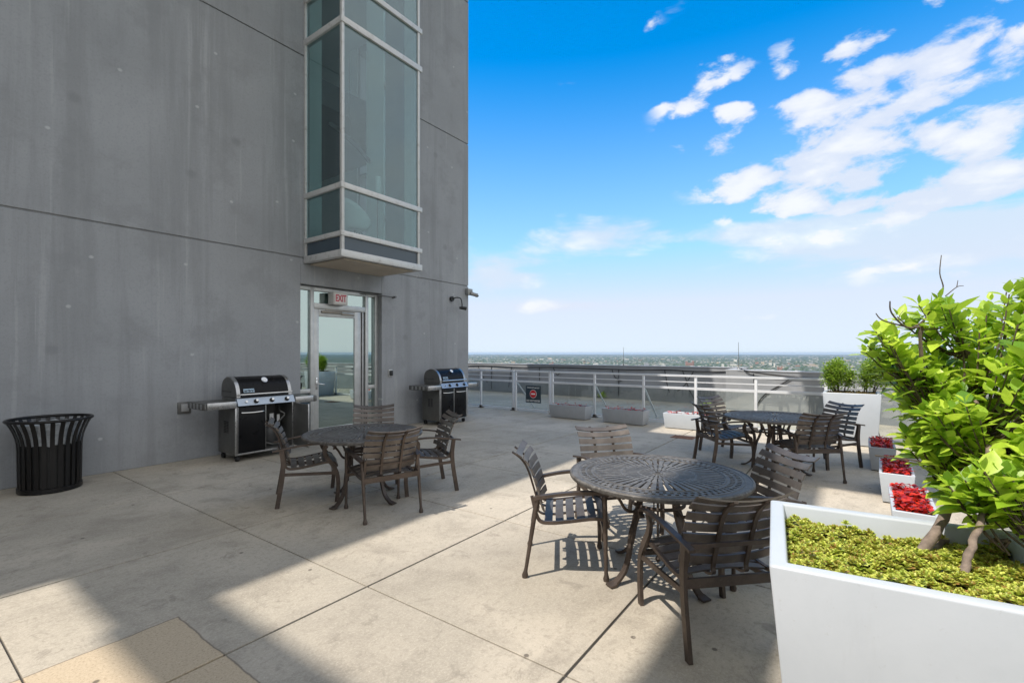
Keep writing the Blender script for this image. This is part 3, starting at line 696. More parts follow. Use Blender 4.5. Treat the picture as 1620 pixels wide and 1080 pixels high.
# ------------------------------------------------------------------ tables
def tabletop(mb):
    NA = 144
    def ringf(r0, r1, on, z=0.0):
        vs = []; fs = []
        for k in range(NA):
            if not on(k): continue
            a0 = 2*PI*k/NA; a1 = 2*PI*(k+1)/NA; n0 = len(vs)
            vs += [(r0*math.cos(a0),r0*math.sin(a0),z),(r1*math.cos(a0),r1*math.sin(a0),z),(r1*math.cos(a1),r1*math.sin(a1),z),(r0*math.cos(a1),r0*math.sin(a1),z)]
            fs.append((n0,n0+1,n0+2,n0+3))
        mb.add(vs, fs)
    al = lambda k: True
    ringf(.022,.055,al); ringf(.055,.125,lambda k: k%6 not in (0,1)); ringf(.125,.14,al)
    ringf(.14,.245,lambda k: k%4 != 0); ringf(.245,.258,al)
    ringf(.258,.43,lambda k: k%3 != 0); ringf(.43,.462,al)
    ringf(.462,.492,lambda k: k%2); ringf(.492,.505,al); ringf(.505,.532,lambda k: k%2 == 0); ringf(.532,.597,al)
def make_table(label, loc, rz):
    t = thing('round_table', label, 'table', loc, rz)
    p = MB(); tabletop(p)
    me = bpy.data.meshes.new('tabletop'); me.from_pydata(p.v, [], p.f); bm = bmesh.new(); bm.from_mesh(me)
    bmesh.ops.remove_doubles(bm, verts=bm.verts[:], dist=.0004); bmesh.ops.recalc_face_normals(bm, faces=bm.faces[:])
    bm.normal_update()
    if bm.faces[0].normal.z < 0: bmesh.ops.reverse_faces(bm, faces=bm.faces[:])
    bm.to_mesh(me); bm.free(); me.materials.append(M_TABLE)
    o = bpy.data.objects.new('tabletop', me); COL.objects.link(o); o.parent = t; o.location = (0,0,.707)
    md = o.modifiers.new('s','SOLIDIFY'); md.thickness = .010; md.offset = -1
    p = MB(); p.lathe([(.594,.696),(.594,.7085),(.600,.7115),(.607,.709),(.612,.702),(.612,.688),(.606,.678),(.598,.680)],72,closed=True)
    p.lathe([(.436,.7075),(.438,.7105),(.442,.7105),(.444,.7075)],72); p.lathe([(.548,.7075),(.55,.71),(.554,.71),(.556,.7075)],72)
    p.lathe([(.02,.70),(.02,.7115),(.035,.7115),(.036,.7075)],24)
    p.build('rim', M_TABLE, t)
    for k in range(4):
        a = PI/4 + k*PI/2; u = Vector((math.cos(a), math.sin(a), 0)); sd = Vector((-u.y,u.x,0))
        P = lambda r, z: u*r + Vector((0,0,z))
        path = bez([P(.33,.680),P(.22,.655),P(.165,.56),P(.185,.45),P(.235,.32),P(.255,.20),P(.295,.09),P(.37,.022),P(.43,.012)],5)
        n_ = len(path)
        p = MB(); p.bar(path, sd, [.032+.012*abs(math.sin(i/n_*5)) + (.018 if i > n_-6 else 0) for i in range(n_)], [.02]*(n_-4)+[.016,.014,.012,.010])
        lg = p.build('leg', M_BRONZE, t, smooth=50)
        p = MB(); p.tube(bez([P(.17,.50),P(.22,.47),P(.29,.50),P(.34,.57),P(.40,.63),P(.47,.683)],5), .011, 8); p.build('brace', M_BRONZE, lg)
    p = MB(); p.lathe([(.175+.013*math.cos(b), .505+.013*math.sin(b)) for b in [2*PI*i/8 for i in range(8)]], 36, closed=True); p.build('ring', M_BRONZE, t)
    p = MB(); p.tube([(0,0,.12),(0,0,.69)], .008, 8)
    p.lathe([(.0,.08),(.012,.09),(.018,.11),(.008,.13),(.02,.15),(.008,.17)],12)
    for b in range(3): p.tube([(.03*math.cos(b*2.1),.03*math.sin(b*2.1),.35),(.03*math.cos(b*2.1),.03*math.sin(b*2.1),.69)], .005, 6)
    p.build('centre_rod', M_BRONZE, t); 
    p = MB(); p.box(-.335,.335,-.014,.014,.681,.694); p.box(-.014,.014,-.335,-.0145,.681,.694); p.box(-.014,.014,.0145,.335,.681,.694); p.build('underframe', M_BRONZE, t, smooth=None)
    return t
make_table('large pierced metal table in the foreground sun beside the near planter', (3.31,1.12,0), .3)
make_table('round metal table in the shade between the two grills', (3.20,4.24,0), .9)
make_table('round metal table at the far right in front of the tall planter', (7.17,.86,0), .55)

# ------------------------------------------------------------------ chairs
SEAT = [(.285,.345),(.270,.395),(.235,.430),(.17,.440),(.08,.428),(-.02,.412),(-.11,.400),(-.185,.400)]
BACK = [(-.205,.435),(-.222,.50),(-.240,.565),(-.258,.625),(-.278,.685),(-.305,.742),(-.345,.790),(-.395,.825)]
def slats(p, curve, n, wd, width, sag):
    C = bez([(x,0,z) for x,z in curve], 8); Ls = [0]
    for a, b in zip(C, C[1:]): Ls.append(Ls[-1] + (b-a).length)
    T = Ls[-1]
    def at(s_):
        for i in range(len(C)-1):
            if Ls[i+1] >= s_: t = (s_-Ls[i])/max(1e-6,Ls[i+1]-Ls[i]); return C[i].lerp(C[i+1], t), (C[i+1]-C[i]).normalized()
        return C[-1], (C[-1]-C[-2]).normalized()
    pitch = T/n
    for k in range(n):
        c0, t0 = at(pitch*(k+.5)); nrm = Vector((t0.z,0,-t0.x))          # points to the sitter side below/front flipped by sag sign
        path = []
        for j in range(-4,5):
            u = j/4; path.append(c0 + Vector((0,u*width/2,0)) + nrm*(sag*(u*u)))
        # cross-section bent along the curve
        sec = [at(max(0,min(T,pitch*(k+.5)+q*wd/2)))[0]-c0 for q in (-1,-.33,.33,1)]
        vs = []
        for pt in path:
            for q in sec: vs.append(pt + q + nrm*.0045)
            for q in sec[::-1]: vs.append(pt + q - nrm*.0045)
        m8 = 8; L_ = len(path)
        fs = [(i*m8+a, i*m8+(a+1)%m8, (i+1)*m8+(a+1)%m8, (i+1)*m8+a) for i in range(L_-1) for a in range(m8)] + [tuple(range(m8))[::-1], tuple((L_-1)*m8+a for a in range(m8))]
        p.add(vs, fs)
def make_chair(style, label, loc, rz, group=None):
    t = thing('patio_chair', label, 'chair', loc, rz, group)
    p = MB(); slats(p, SEAT, 7, .056, .50, -.022); p.build('seat', M_SLAT, t, smooth=40)
    p = MB(); slats(p, BACK, 7, .049, .53, .035); p.build('backrest', M_SLAT, t, smooth=40)
    for s_ in (-1,1):
        # strap running under the seat and up behind the back
        off = .016
        path = [(x+.0,s_*.095,z-off) for x,z in SEAT] + [(-.225,s_*.095,.405)] + [(x-off,s_*.095,z) for x,z in BACK] + [(-.41,s_*.095,.826)]
        p = MB(); p.bar(bez(path,4), (0,1,0), .022, .012); p.build('strap', M_BRONZE, t, smooth=50)
    for s_ in (-1,1):
        y = s_*.275
        # seat side frame
        p = MB(); p.bar(bez([(.262,y*.93,.36),(.24,y*.94,.405),(.16,y*.94,.415),(0,y*.94,.392),(-.12,y*.94,.378),(-.20,y*.94,.385),(-.232,y*.94,.44),(-.262,y*.94,.56)],4), (0,1,0), .02, .022); p.build('seat_frame', M_BRONZE, t, smooth=50)
        if style == 'A':
            p = MB(); p.bar(bez([(.262,y,.0),(.275,y,.16),(.262,y,.30),(.21,y,.40),(.155,y,.48),(.14,y,.55),(.165,y,.592)],4), (1,0,0) if False else (0,1,0), .022, [.040]*25); p.build('leg', M_BRONZE, t, smooth=50)
            p = MB(); p.bar(bez([(-.30,y,.0),(-.275,y,.15),(-.252,y,.30),(-.245,y,.44),(-.26,y,.575)],4), (0,1,0), .022, .042); p.build('leg', M_BRONZE, t, smooth=50)
            p = MB(); p.bar(bez([(-.34,y*1.02,.572),(-.24,y*1.03,.588),(-.08,y*1.06,.612),(.08,y*1.06,.618),(.20,y*1.04,.604),(.245,y*1.03,.585),(.247,y*1.03,.562),(.222,y*1.03,.553)],4), (0,1,0), [.036]*22+[.03]*7, .016); p.build('arm', M_BRONZE, t, smooth=50)
        else:
            p = MB(); p.tube([(.245,y,.0),(.245,y,.018),(.245,y,.045),(.243,y,.07),(.238,y,.40),(.232,y,.575)], [.019,.022,.014,.0125,.0165,.018], 12); p.build('leg', M_BRONZE, t, smooth=50)
            p = MB(); p.tube([(-.31,y,.0),(-.308,y,.018),(-.305,y,.045),(-.300,y,.07),(-.245,y,.42),(-.222,y,.55)], [.019,.022,.014,.0125,.0165,.017], 12); p.build('leg', M_BRONZE, t, smooth=50)
            p = MB(); p.bar(bez([(-.245,y,.548),(-.20,y*1.04,.562),(-.05,y*1.09,.590),(.10,y*1.09,.603),(.22,y*1.03,.598),(.255,y*1.0,.583)],4), (0,1,0), .042, .022); p.build('arm', M_BRONZE, t, smooth=50)
    # cross rails
    p = MB(); p.bar([(-.258,-.275,.375),(-.258,.275,.375)], (0,0,1), .05, .018); p.build('rear_rail', M_BRONZE, t, smooth=None)
    p = MB(); p.bar([(.23,-.275,.335),(.23,.275,.335)], (0,0,1), .03, .018); p.build('front_rail', M_BRONZE, t, smooth=None)
    if style == 'A':
        p = MB(); p.bar(bez([(-.262,-.285,.567),(-.285,-.14,.575),(-.292,0,.578),(-.285,.14,.575),(-.262,.285,.567)],3), (0,0,1), .022, .014); p.build('back_rail', M_BRONZE, t, smooth=None)
        for s_ in (-1,1):
            p = MB(); p.bar([(.255,s_*.275,.30),(-.245,s_*.275,.33)], (0,0,1), .03, .015); p.build('side_rail', M_BRONZE, t, smooth=None)
    else:
        p = MB(); p.bar([(-.235,-.275,.50),(-.235,.275,.50)], (0,0,1), .018, .014); p.build('back_rail', M_BRONZE, t, smooth=None)
    return t
protos = {}
def chair(style, label, x, y, deg, group):
    if style not in protos:
        c_ = make_chair(style, label, (x,y,0), R(deg), group); protos[style] = c_
    else:
        c_ = copy_tree(protos[style]); c_.location = (x,y,0); c_.rotation_euler = (0,0,R(deg)); c_['label'] = label; c_['group'] = group
    return c_
G1 = 'chairs around the large foreground table'; G2 = 'chairs around the shaded table between the grills'; G3 = 'chairs around the far right table'
chair('B', 'ball-footed slatted metal chair at the left of the large foreground table', 3.12,1.72,-60, G1)
chair('A', 'nearest slatted chair, its back to the camera beside the white planter', 2.86,.69,45, G1)
chair('B', 'slatted chair with its pale curved back leaning over the near white planter', 3.74,.64,131, G1)
chair('A', 'slatted chair facing the camera behind the large foreground table', 4.02,1.72,-130, G1)
chair('A', 'slatted chair seen from the side beside the open grill', 2.88,4.76,-29, G2)
chair('B', 'ball-footed chair with sunlit tan back in front of the shaded table', 3.08,3.80,72, G2)
chair('A', 'slatted chair at the right of the shaded table, seen from the side', 3.88,4.03,150, G2)
chair('A', 'slatted chair behind the shaded table, facing the camera before the door', 3.93,5.03,-131, G2)
chair('A', 'dark slatted chair at the left end of the far right table', 7.20,1.50,-50, G3)
chair('A', 'slatted chair half hidden behind the left chair of the far right table', 8.05,1.62,-115, G3)
chair('B', 'ball-footed chair with its back to the camera in front of the far table', 6.98,.50,38, G3)
chair('A', 'slatted chair in front of the tall white planter, facing left', 7.93,.33,140, G3)

# ------------------------------------------------------------------ planters
def tub(name, label, cat, loc, rz, lx, ly, h, rim, taper, mat, soil, group=None):
    """square tapered tub; origin at base centre; lx, ly = outer rim size"""
    t = thing(name, label, cat, loc, rz, group)
    hx, hy = lx/2, ly/2; bx, by = hx-taper, hy-taper; ix, iy = hx-rim, hy-rim
    bm = bmesh.new()
    def rg(a, b, z): return [bm.verts.new((sx*a, sy*b, z)) for sx, sy in ((-1,-1),(1,-1),(1,1),(-1,1))]
    r0 = rg(bx,by,.012); r1 = rg(hx,hy,h); r2 = rg(ix,iy,h); r3 = rg(ix-.015,iy-.015,h-.16 if h > .5 else h-.1)
    bm.faces.new(r0[::-1])
    for a, b in ((r0,r1),(r1,r2),(r2,r3)):
        for i in range(4): bm.faces.new((a[i],a[(i+1)%4],b[(i+1)%4],b[i]))
    ed = [e for e in bm.edges if not (e.verts[0] in r3 and e.verts[1] in r3)]
    bmesh.ops.bevel(bm, geom=ed, offset=.009 if h > .5 else .006, segments=3, profile=.5, affect='EDGES')
    bmesh.ops.recalc_face_normals(bm, faces=bm.faces[:])
    me = bpy.data.meshes.new('tub'); bm.to_mesh(me); bm.free(); me.materials.append(mat)
    for p_ in me.polygons: p_.use_smooth = True
    me.set_sharp_from_angle(angle=R(40))
    o = bpy.data.objects.new('tub', me); COL.objects.link(o); o.parent = t
    p = MB(); zz = h-soil; p.box(-ix-.004,ix+.004,-iy-.004,iy+.004,zz-.05,zz); s_ = p.build('soil', M_SOIL, t, smooth=None)
    return t
A7 = R(7)
e1 = Vector((math.cos(A7),math.sin(A7))); e2 = Vector((math.sin(A7),-math.cos(A7)))
pc = Vector((1.70,.22)) + e1*.385 + e2*.41
tub('planter', 'large white tapered planter in the right foreground, filled with sedum and a leafy shrub', 'planter', (pc.x,pc.y,0), A7, .77, .82, .88, .052, .08, M_WHITEPL, .10)
tub('planter', 'tall white planter with small shrubs against the railing behind the far table', 'planter', (10.11,.045,0), 0, .74, .80, .875, .05, .05, M_WHITEPL, .06)
small = []
def sp(label, x, y, deg, mat, lx=1.0, ly=.36, h=.315, g='low rectangular flower planters'):
    tub('flower_planter', label, 'planter', (x,y,0), R(deg), lx, ly, h, .028, .03, mat, .035, g); small.append((x,y,deg,lx,ly,h))
sp('low grey planter of red plants right of the gate', 10.02,5.49,-92, M_GREYPL, 1.0)
sp('low grey planter of red plants, second from the gate', 9.98,4.10,-92, M_GREYPL, .98)
sp('low pale planter in the sunny patch behind the far chairs', 10.0,2.72,-91, M_WHITEPL, 1.0)
sp('shaded low planter of dark red plants nearest the tall white planter', 8.27,-.30,-1, M_GREYPL, .86, .29)  # white planter, its shade put into the colour with the grey shell
sp('middle low planter of red flowers along the right railing', 6.67,-.365,-2, M_WHITEPL, .90, .29)
sp('low planter of bright red flowers just behind the large white planter', 5.24,-.39,-1, M_WHITEPL, .90, .29)

def leaf_verts(base, d, up, L, W, droop=.25, fold=.18, curl=0):
    """ovate leaf: 3 columns x 5 rows"""
    d = d.normalized(); s_ = d.cross(up)
    if s_.length < .05: s_ = d.cross(Vector((1,0,0)))
    s_.normalize(); n_ = s_.cross(d).normalized(); vs = []
    for t, wv in ((0,.05),(.18,.62),(.42,1.0),(.70,.72),(.9,.25),(1,.02)):
        c_ = base + d*(L*t) - n_*(droop*L*t*t)
        for q in (-1,0,1): vs.append(c_ + s_*(q*W*wv) + n_*(abs(q)*fold*W*wv))
    fs = [(i*3+j, i*3+j+1, i*3+j+4, i*3+j+3) for i in range(5) for j in range(2)]
    return vs, fs
def red_bed(label, x, y, deg, lx, ly, h, n, tall, span=(0,1)):
    p = MB(); ca, sa = math.cos(R(deg)), math.sin(R(deg))
    for i in range(n):
        u = random.uniform(span[0],span[1])-.5; v_ = random.uniform(-.5,.5)
        lx_ = u*(lx-.09); ly_ = v_*(ly-.08); hump = tall*(.35+.65*abs(math.sin(u*9+v_*3)))*random.random()
        b = Vector((x+lx_*ca-ly_*sa, y+lx_*sa+ly_*ca, h-.03+hump))
        a = random.uniform(0,2*PI); e = random.uniform(-.1,.8); d = Vector((math.cos(a)*math.cos(e),math.sin(a)*math.cos(e),math.sin(e)))
        L_ = random.uniform(.028,.055); v2, f2 = leaf_verts(b, d, Vector((random.uniform(-.4,.4),random.uniform(-.4,.4),1)), L_, L_*.42, random.uniform(.1,.5), random.uniform(.1,.5)); p.add(v2, f2)
    return tag(p.build('red_begonia', M_REDLEAF, smooth=60, fix=False), label, 'flowers', kind='stuff')
beds = [('sparse red plants in the grey planter nearest the gate',60,.07),('sparse red plants in the second grey planter from the gate',90,.08),('sparse bright red plants in the pale planter of the sunny patch',80,.06),
        ('dark red plants in the shaded planter nearest the tall planter',430,.085),('dense red flowers in the middle planter along the right railing',560,.075),('bright red flowers filling the planter just behind the large one',560,.075)]
for (x,y,deg,lx,ly,h),(lab,n,tl) in zip(small, beds): red_bed(lab, x,y,deg,lx,ly,h,n,tl)

# sedum in the near planter
p = MB(); q = MB()
def rosette(p, c_, r, rn=7):
    a0 = random.uniform(0,6.28); tilt = Vector((random.uniform(-.4,.4),random.uniform(-.4,.4),1)).normalized()
    for lay, (e, k_, rr) in enumerate(((.25,rn,1.0),(.75,rn-2,.75),(1.25,3,.5))):
        for k in range(k_):
            a = a0 + 2*PI*k/k_ + lay*.5; d = Vector((math.cos(a)*math.cos(e), math.sin(a)*math.cos(e), math.sin(e)))
            d = (d + tilt*.25 - Vector((0,0,.25))).normalized(); s_ = d.cross(Vector((0,0,1))).normalized()*(r*rr*.34); L_ = d*(r*rr)
            n_ = s_.normalized().cross(d)*r*.1
            b = c_ + Vector((0,0,lay*r*.18)); p.add([b-s_*.5, b+s_*.5, b+L_*.65+s_+n_, b+L_, b+L_*.65-s_+n_], [(0,1,2,3,4)])
for i in range(2300):
    u = random.uniform(-.325,.325); v_ = random.uniform(-.35,.35)
    hgt = .012*math.sin(u*14+1)*math.cos(v_*11) + .010*math.sin(u*37+v_*29) + random.uniform(0,.018)
    if random.random() < .02: hgt += random.uniform(.015,.035)
    c_ = Vector((pc.x+u*math.cos(A7)-v_*math.sin(A7), pc.y+u*math.sin(A7)+v_*math.cos(A7), .797+hgt))
    rosette(p, c_, random.choice((random.uniform(.010,.018),random.uniform(.014,.022),random.uniform(.020,.029))), random.choice((5,6,7)))
tag(p.build('sedum', M_SEDUM, smooth=None, fix=False), 'low yellow green sedum carpeting the large white planter', 'ground cover', kind='stuff')
# sparse brownish ground cover in the tall planter
p = MB()
for i in range(500):
    c_ = Vector((random.uniform(9.80,10.42), random.uniform(-.28,.38), .82+random.uniform(0,.05))); rosette(p, c_, random.uniform(.015,.03), 6)
tag(p.build('sedum', leafmat('brown_sedum',(.25,.17,.05),(.32,.26,.08),(.14,.08,.03),.2,.5), smooth=None, fix=False), 'brownish sedum in the tall white planter by the railing', 'ground cover', kind='stuff')

# ------------------------------------------------------------------ shrubs
TH = R(35.71); FW = Vector((math.cos(TH),math.sin(TH),0)); RT = Vector((math.sin(TH),-math.cos(TH),0))
def W_(r, d, z): return FW*d + RT*r + Vector((0,0,z))        # right / forward / up of the viewpoint, in metres
def whorls(p, path, n, L0, spread=.9):
    """opposite leaf pairs along the last part of a shoot"""
    tip = path[-1]; m_ = len(path)
    for k in range(n):
        t = 1 - .62*(k/n)**1.15; idx = t*(m_-1); i = min(m_-2,int(idx)); b = path[i].lerp(path[i+1], idx-i); ax = (path[min(m_-1,i+1)]-path[i]).normalized()
        ref = ax.cross(Vector((.3,.2,1))).normalized(); rf2 = ax.cross(ref)
        for s_ in (0,1):
            a = k*1.45 + s_*PI + random.uniform(-.25,.25); rad = ref*math.cos(a) + rf2*math.sin(a)
            op = .55 if k == 0 else (.85 if k < 3 else 1.0)
            d = (rad*op + ax*(1.0 if k == 0 else .35) + Vector((0,0,.34 - .22*k/n))).normalized()
            L_ = L0*random.uniform(.5,1.12)*(.6 if k == 0 else 1)
            v2, f2 = leaf_verts(b + d*.008, d, Vector((random.uniform(-.25,.25),random.uniform(-.25,.25),1)), L_, L_*random.uniform(.25,.35), random.uniform(-.1,.35), random.uniform(.08,.4))
            p.add(v2, f2)
LSH = 1
sh = thing('shrub', 'bright yellow green large-leaved shrub growing out of the near white planter', 'shrub', (2.30,-.24,.80))
O = Vector((2.30,-.24,.80))
lv = MB(); tw = MB(); bk = MB()
stems = [[Vector((2.255,-.175,.79)), W_(1.605,1.79,.902), W_(1.727,1.85,1.018), W_(1.83,1.92,1.16), W_(1.95,2.0,1.36)],
         [Vector((2.31,-.225,.79)), W_(1.640,1.83,.815), W_(1.746,1.87,.838), W_(1.89,1.9,.90), W_(2.1,2.0,1.1)],
         [Vector((2.12,-.28,.79)), W_(1.52,1.59,.86), W_(1.575,1.62,.927), W_(1.671,1.68,1.033), W_(1.80,1.8,1.20)],
         [W_(1.60,1.79,.89), W_(1.69,1.85,.945), W_(1.86,2.0,1.10), W_(1.84,2.06,1.28), W_(1.80,2.08,1.42), W_(1.76,2.06,1.64)]]
for i, s_ in enumerate(stems):
    path = bez([v - O for v in s_], 5); n_ = len(path); r0 = (.019,.014,.014,.009)[i]
    for k_ in range(1,n_-1): path[k_] += Vector((random.uniform(-1,1),random.uniform(-1,1),0))*.003
    bk.tube(path, [r0*(1-.45*k/n_)*(1+.08*math.sin(k*2.3)) for k in range(n_)], 10)
bk.build('trunk', M_BARK, sh, smooth=60)
# crown volumes: (right, forward, height, rr, rd, rz, shoots)
vols = [(2.20,2.10,1.35,.46,.40,.42,185), (1.88,2.12,1.38,.15,.20,.17,20), (1.63,2.10,1.60,.085,.09,.07,9), (1.68,2.1,1.50,.08,.08,.06,8), (1.66,1.62,1.06,.07,.06,.06,9), (1.75,1.62,1.12,.10,.06,.08,12), (1.58,1.68,1.07,.055,.06,.05,6), (1.62,1.60,1.12,.06,.05,.08,7), (1.78,2.10,1.48,.08,.09,.08,8), (1.86,2.12,1.72,.12,.12,.10,12), (1.88,1.95,1.06,.15,.16,.13,26),
        (2.30,2.10,1.68,.30,.28,.20,42), (1.78,1.72,1.07,.14,.10,.10,22), (1.88,1.62,1.25,.18,.1,.2,26), (1.98,1.75,1.5,.2,.15,.15,18), (1.73,1.88,1.28,.09,.1,.12,16), (1.80,1.96,1.26,.11,.08,.15,20), (1.80,1.90,1.10,.09,.08,.08,10), (1.77,2.05,1.15,.07,.10,.06,7), (2.3,1.85,1.12,.28,.2,.2,30)]
for (r_, d_, z_, a_, b_, c_, n_) in vols:
    for i in range(n_):
        while True:
            u = Vector((random.uniform(-1,1),random.uniform(-1,1),random.uniform(-1,1)))
            if u.length <= 1 and (u.length > .45 or random.random() < .4): break
        tip = W_(r_+u.x*a_, d_+u.y*b_, z_+u.z*c_)
        core = W_(1.95,2.02,1.18) if r_ > 1.9 else W_(r_+.12, d_-.05, z_-.16)
        dr = (tip-core); st = tip - (dr.normalized()*.16 + Vector((0,0,.05))) ; mid = (st+tip)/2 + Vector((0,0,-.012))
        path = [v-O for v in bez([st, mid, tip], 4)]
        whorls(lv, path, random.choice((4,4,5,6)), random.uniform(.066,.108))
        tw.tube(path, [.0035]*4 + [.0025]*5, 4)
        if i % 3 == 0:
            bpth = bez([core-O, (core+st)/2-O+Vector((random.uniform(-.03,.03),random.uniform(-.03,.03),-.02)), st-O], 3); tw.tube(bpth, [.007,.0065,.006,.0055,.005,.0045,.004], 5)
# bare twigs
a0 = W_(1.755,2.05,1.62)
for pts_, r_ in (([a0, W_(1.765,2.05,1.66), W_(1.695,2.05,1.66), W_(1.625,2.04,1.72), W_(1.610,2.03,1.77)], .006), ([W_(1.685,2.05,1.665), W_(1.595,2.05,1.69), W_(1.565,2.05,1.72)], .004),
                 ([W_(1.725,2.05,1.66), W_(1.795,2.08,1.69), W_(1.860,2.1,1.76)], .005), ([a0+Vector((0,0,.03)), W_(1.855,2.06,1.655), W_(1.920,2.06,1.66)], .004),
                 ([W_(1.860,2.1,1.76), W_(1.900,2.1,1.83), W_(1.885,2.1,1.90), W_(1.892,2.1,1.98)], .0035), ([W_(1.910,2.1,1.80), W_(1.960,2.1,1.84), W_(1.990,2.1,1.845)], .0025), ([W_(1.960,2.1,1.84), W_(1.965,2.1,1.87)], .002),
                 ([W_(1.775,2.05,1.40), W_(1.760,2.05,1.55), W_(1.755,2.05,1.66)], .011), ([W_(1.655,2.04,1.69), W_(1.660,2.04,1.71), W_(1.675,2.04,1.73)], .002),
                 ([W_(1.795,1.9,1.06), W_(1.695,1.95,1.10), W_(1.575,2.0,1.115)], .005), ([W_(1.525,2.0,1.12), W_(1.595,2.0,1.11), W_(1.735,1.95,1.08)], .003)):
    pp = bez([v-O for v in pts_], 4); tw.tube(pp, [r_*(1-.6*k/len(pp)) for k in range(len(pp))], 5)
tw.build('twigs', M_TWIG, sh, smooth=60)
lv.build('crown', M_LEAF, sh, smooth=60, fix=False)

def bush(label, base, lobes, nleaf, L0, mat):
    o = thing('shrub', label, 'shrub', base); b0 = Vector(base); p = MB(); s_ = MB()
    for (cx,cy,cz,r_) in lobes:
        c_ = Vector((cx,cy,cz)); root = Vector((cx*.45+random.uniform(-.05,.05),cy*.45,0)); s_.tube(bez([root, root.lerp(c_,.5)+Vector((.02,.02,0)), c_],4), [.012,.011,.011,.01,.009,.008,.007,.006,.005], 6)
        for i in range(int(nleaf*r_*r_)):
            u = Vector((random.gauss(0,1),random.gauss(0,1),random.gauss(0,1))).normalized()*(random.random()**.5); pt = c_ + u*r_*(1+.25*math.sin(u.x*7+u.z*5))
            d = (u + Vector((random.uniform(-.6,.6),random.uniform(-.6,.6),random.uniform(-.2,.6)))).normalized(); L_ = L0*random.uniform(.6,1.2)
            sd = d.cross(Vector((random.uniform(-.3,.3),random.uniform(-.3,.3),1))).normalized()*L_*.3; n2 = sd.normalized().cross(d)*L_*.08
            p.add([pt, pt+d*L_*.5+sd+n2, pt+d*L_, pt+d*L_*.5-sd+n2], [(0,1,2),(0,2,3)])
        for i in range(14):
            u = Vector((random.gauss(0,1),random.gauss(0,1),abs(random.gauss(0,1)))).normalized(); s_.tube([c_-Vector((0,0,r_*.6)), c_+u*r_*.9], [.005,.002], 4)
    s_.build('trunk', M_TWIG, o, smooth=60); p.build('crown', mat, o, smooth=None, fix=False)
    return o
bush('small leafy shrub on the left side of the tall white planter', (10.05,.20,.82), [(0,.02,.38,.19),(-.05,.08,.26,.14),(.05,-.12,.28,.14),(.02,.05,.52,.11),(.0,.14,.42,.13),(.0,.16,.25,.12)], 42000, .042, M_LEAF2)
bush('taller leafy shrub on the right side of the tall white planter', (10.10,-.12,.82), [(0,-.10,.45,.18),(.1,-.28,.50,.22),(-.05,-.3,.34,.18),(.1,-.5,.46,.22),(0,-.05,.28,.15)], 40000, .042, M_LEAF2)

# ------------------------------------------------------------------ the far city
GZ = -140.0
n = 128; RG = 45000.; vs = [(0,0,GZ)]; fs = []
for rr in (600,9000,RG):
    for k in range(n): vs.append((rr*math.cos(2*PI*k/n), rr*math.sin(2*PI*k/n), GZ))
for k in range(n): fs.append((0,1+k,1+(k+1)%n))
for q_ in range(2):
    for k in range(n): fs.append((1+q_*n+k,1+(q_+1)*n+k,1+(q_+1)*n+(k+1)%n,1+q_*n+(k+1)%n))
m = Mat('city_ground')
a = m.noise(.0011, 8, .62); b = m.noise(.012, 6, .7); c2 = m.voro(.006)
c = m.mix(m.sstep(a,.38,.62), (.035,.062,.03), (.07,.085,.052))
c = m.mix(m.sstep(b,.56,.66), c, (.20,.20,.18)); c = m.mix(m.math('MULTIPLY', m.sstep(c2.outputs['Color'],.80,.86), .6), c, (.24,.23,.21))
m.set(color=c, rough=.95); M_CITYG = m.m
me = bpy.data.meshes.new('city_ground'); me.from_pydata(vs, [], fs); me.materials.append(M_CITYG)
o = bpy.data.objects.new('ground', me); COL.objects.link(o); tag(o, kind='structure')
rnd = random.Random(11)
def citypos(px, yy):
    d = 141.55*754/(yy-558); r_ = (px-810)/754*d; v = FW*d + RT*r_; return v
CM = [simple('city_pale',(.55,.54,.50),.8,0,.1,.01), simple('city_tan',(.42,.35,.27),.8,0,.1,.01), simple('city_brick',(.30,.17,.13),.85,0,.1,.01), simple('city_grey',(.30,.31,.33),.8,0,.1,.01)]
def block(name, boxes, mat, label, grp=None):
    p = MB()
    for (v, w_, dp, h, rot) in boxes:
        Mx = Matrix.Translation((v.x,v.y,GZ)) @ Matrix.Rotation(rot,4,'Z'); p.box(-w_/2,w_/2,-dp/2,dp/2,0,h,0,Mx)
    return tag(p.build(name, mat, smooth=None, fix=False), label, 'building', grp)
v = citypos(1091,578); block('distant_building', [(v,70,30,30,-.9),(v+RT*-35,18,18,46,-.9),(v+RT*38,16,16,52,-.9)], CM[2], 'large red brick complex far off, above the railing by the second grey planter')
v = citypos(1208,577); block('distant_building', [(v,15,15,34,0)], CM[1], 'slim brown tower block far off, left of the pale one')
v = citypos(1225,581); block('distant_building', [(v,11,12,42,0)], CM[0], 'slim pale grey tower block far off, right of the brown one')
v = citypos(1234,586); block('distant_building', [(v,36,18,26,.3),(v+RT*-18,8,8,32,.3),(v+RT*14,8,8,36,.3)], CM[2], 'pinkish brick complex far off just above the angled parapet')
v = citypos(1282,579); block('distant_building', [(v,110,40,14,-.9),(v+RT*20,50,30,22,-.9)], CM[1], 'long low tan complex far off to the right')
v = citypos(812,575); block('distant_building', [(v,45,25,30,-.9),(v+RT*-22,20,20,16,-.9)], CM[1], 'tan block far off beyond the gate')
v = citypos(872,577); block('distant_building', [(v,50,25,20,-.9),(v+RT*18,14,14,36,-.9)], CM[2], 'dark red building with a turret far off beyond the gate')
v = citypos(1023,579); block('distant_building', [(v,52,20,28,-.9)], CM[3], 'blue grey slab block far off above the railing')
v = citypos(1346,588); block('distant_building', [(v,34,20,20,-.9)], CM[0], 'pale block far off at the right end of the skyline')
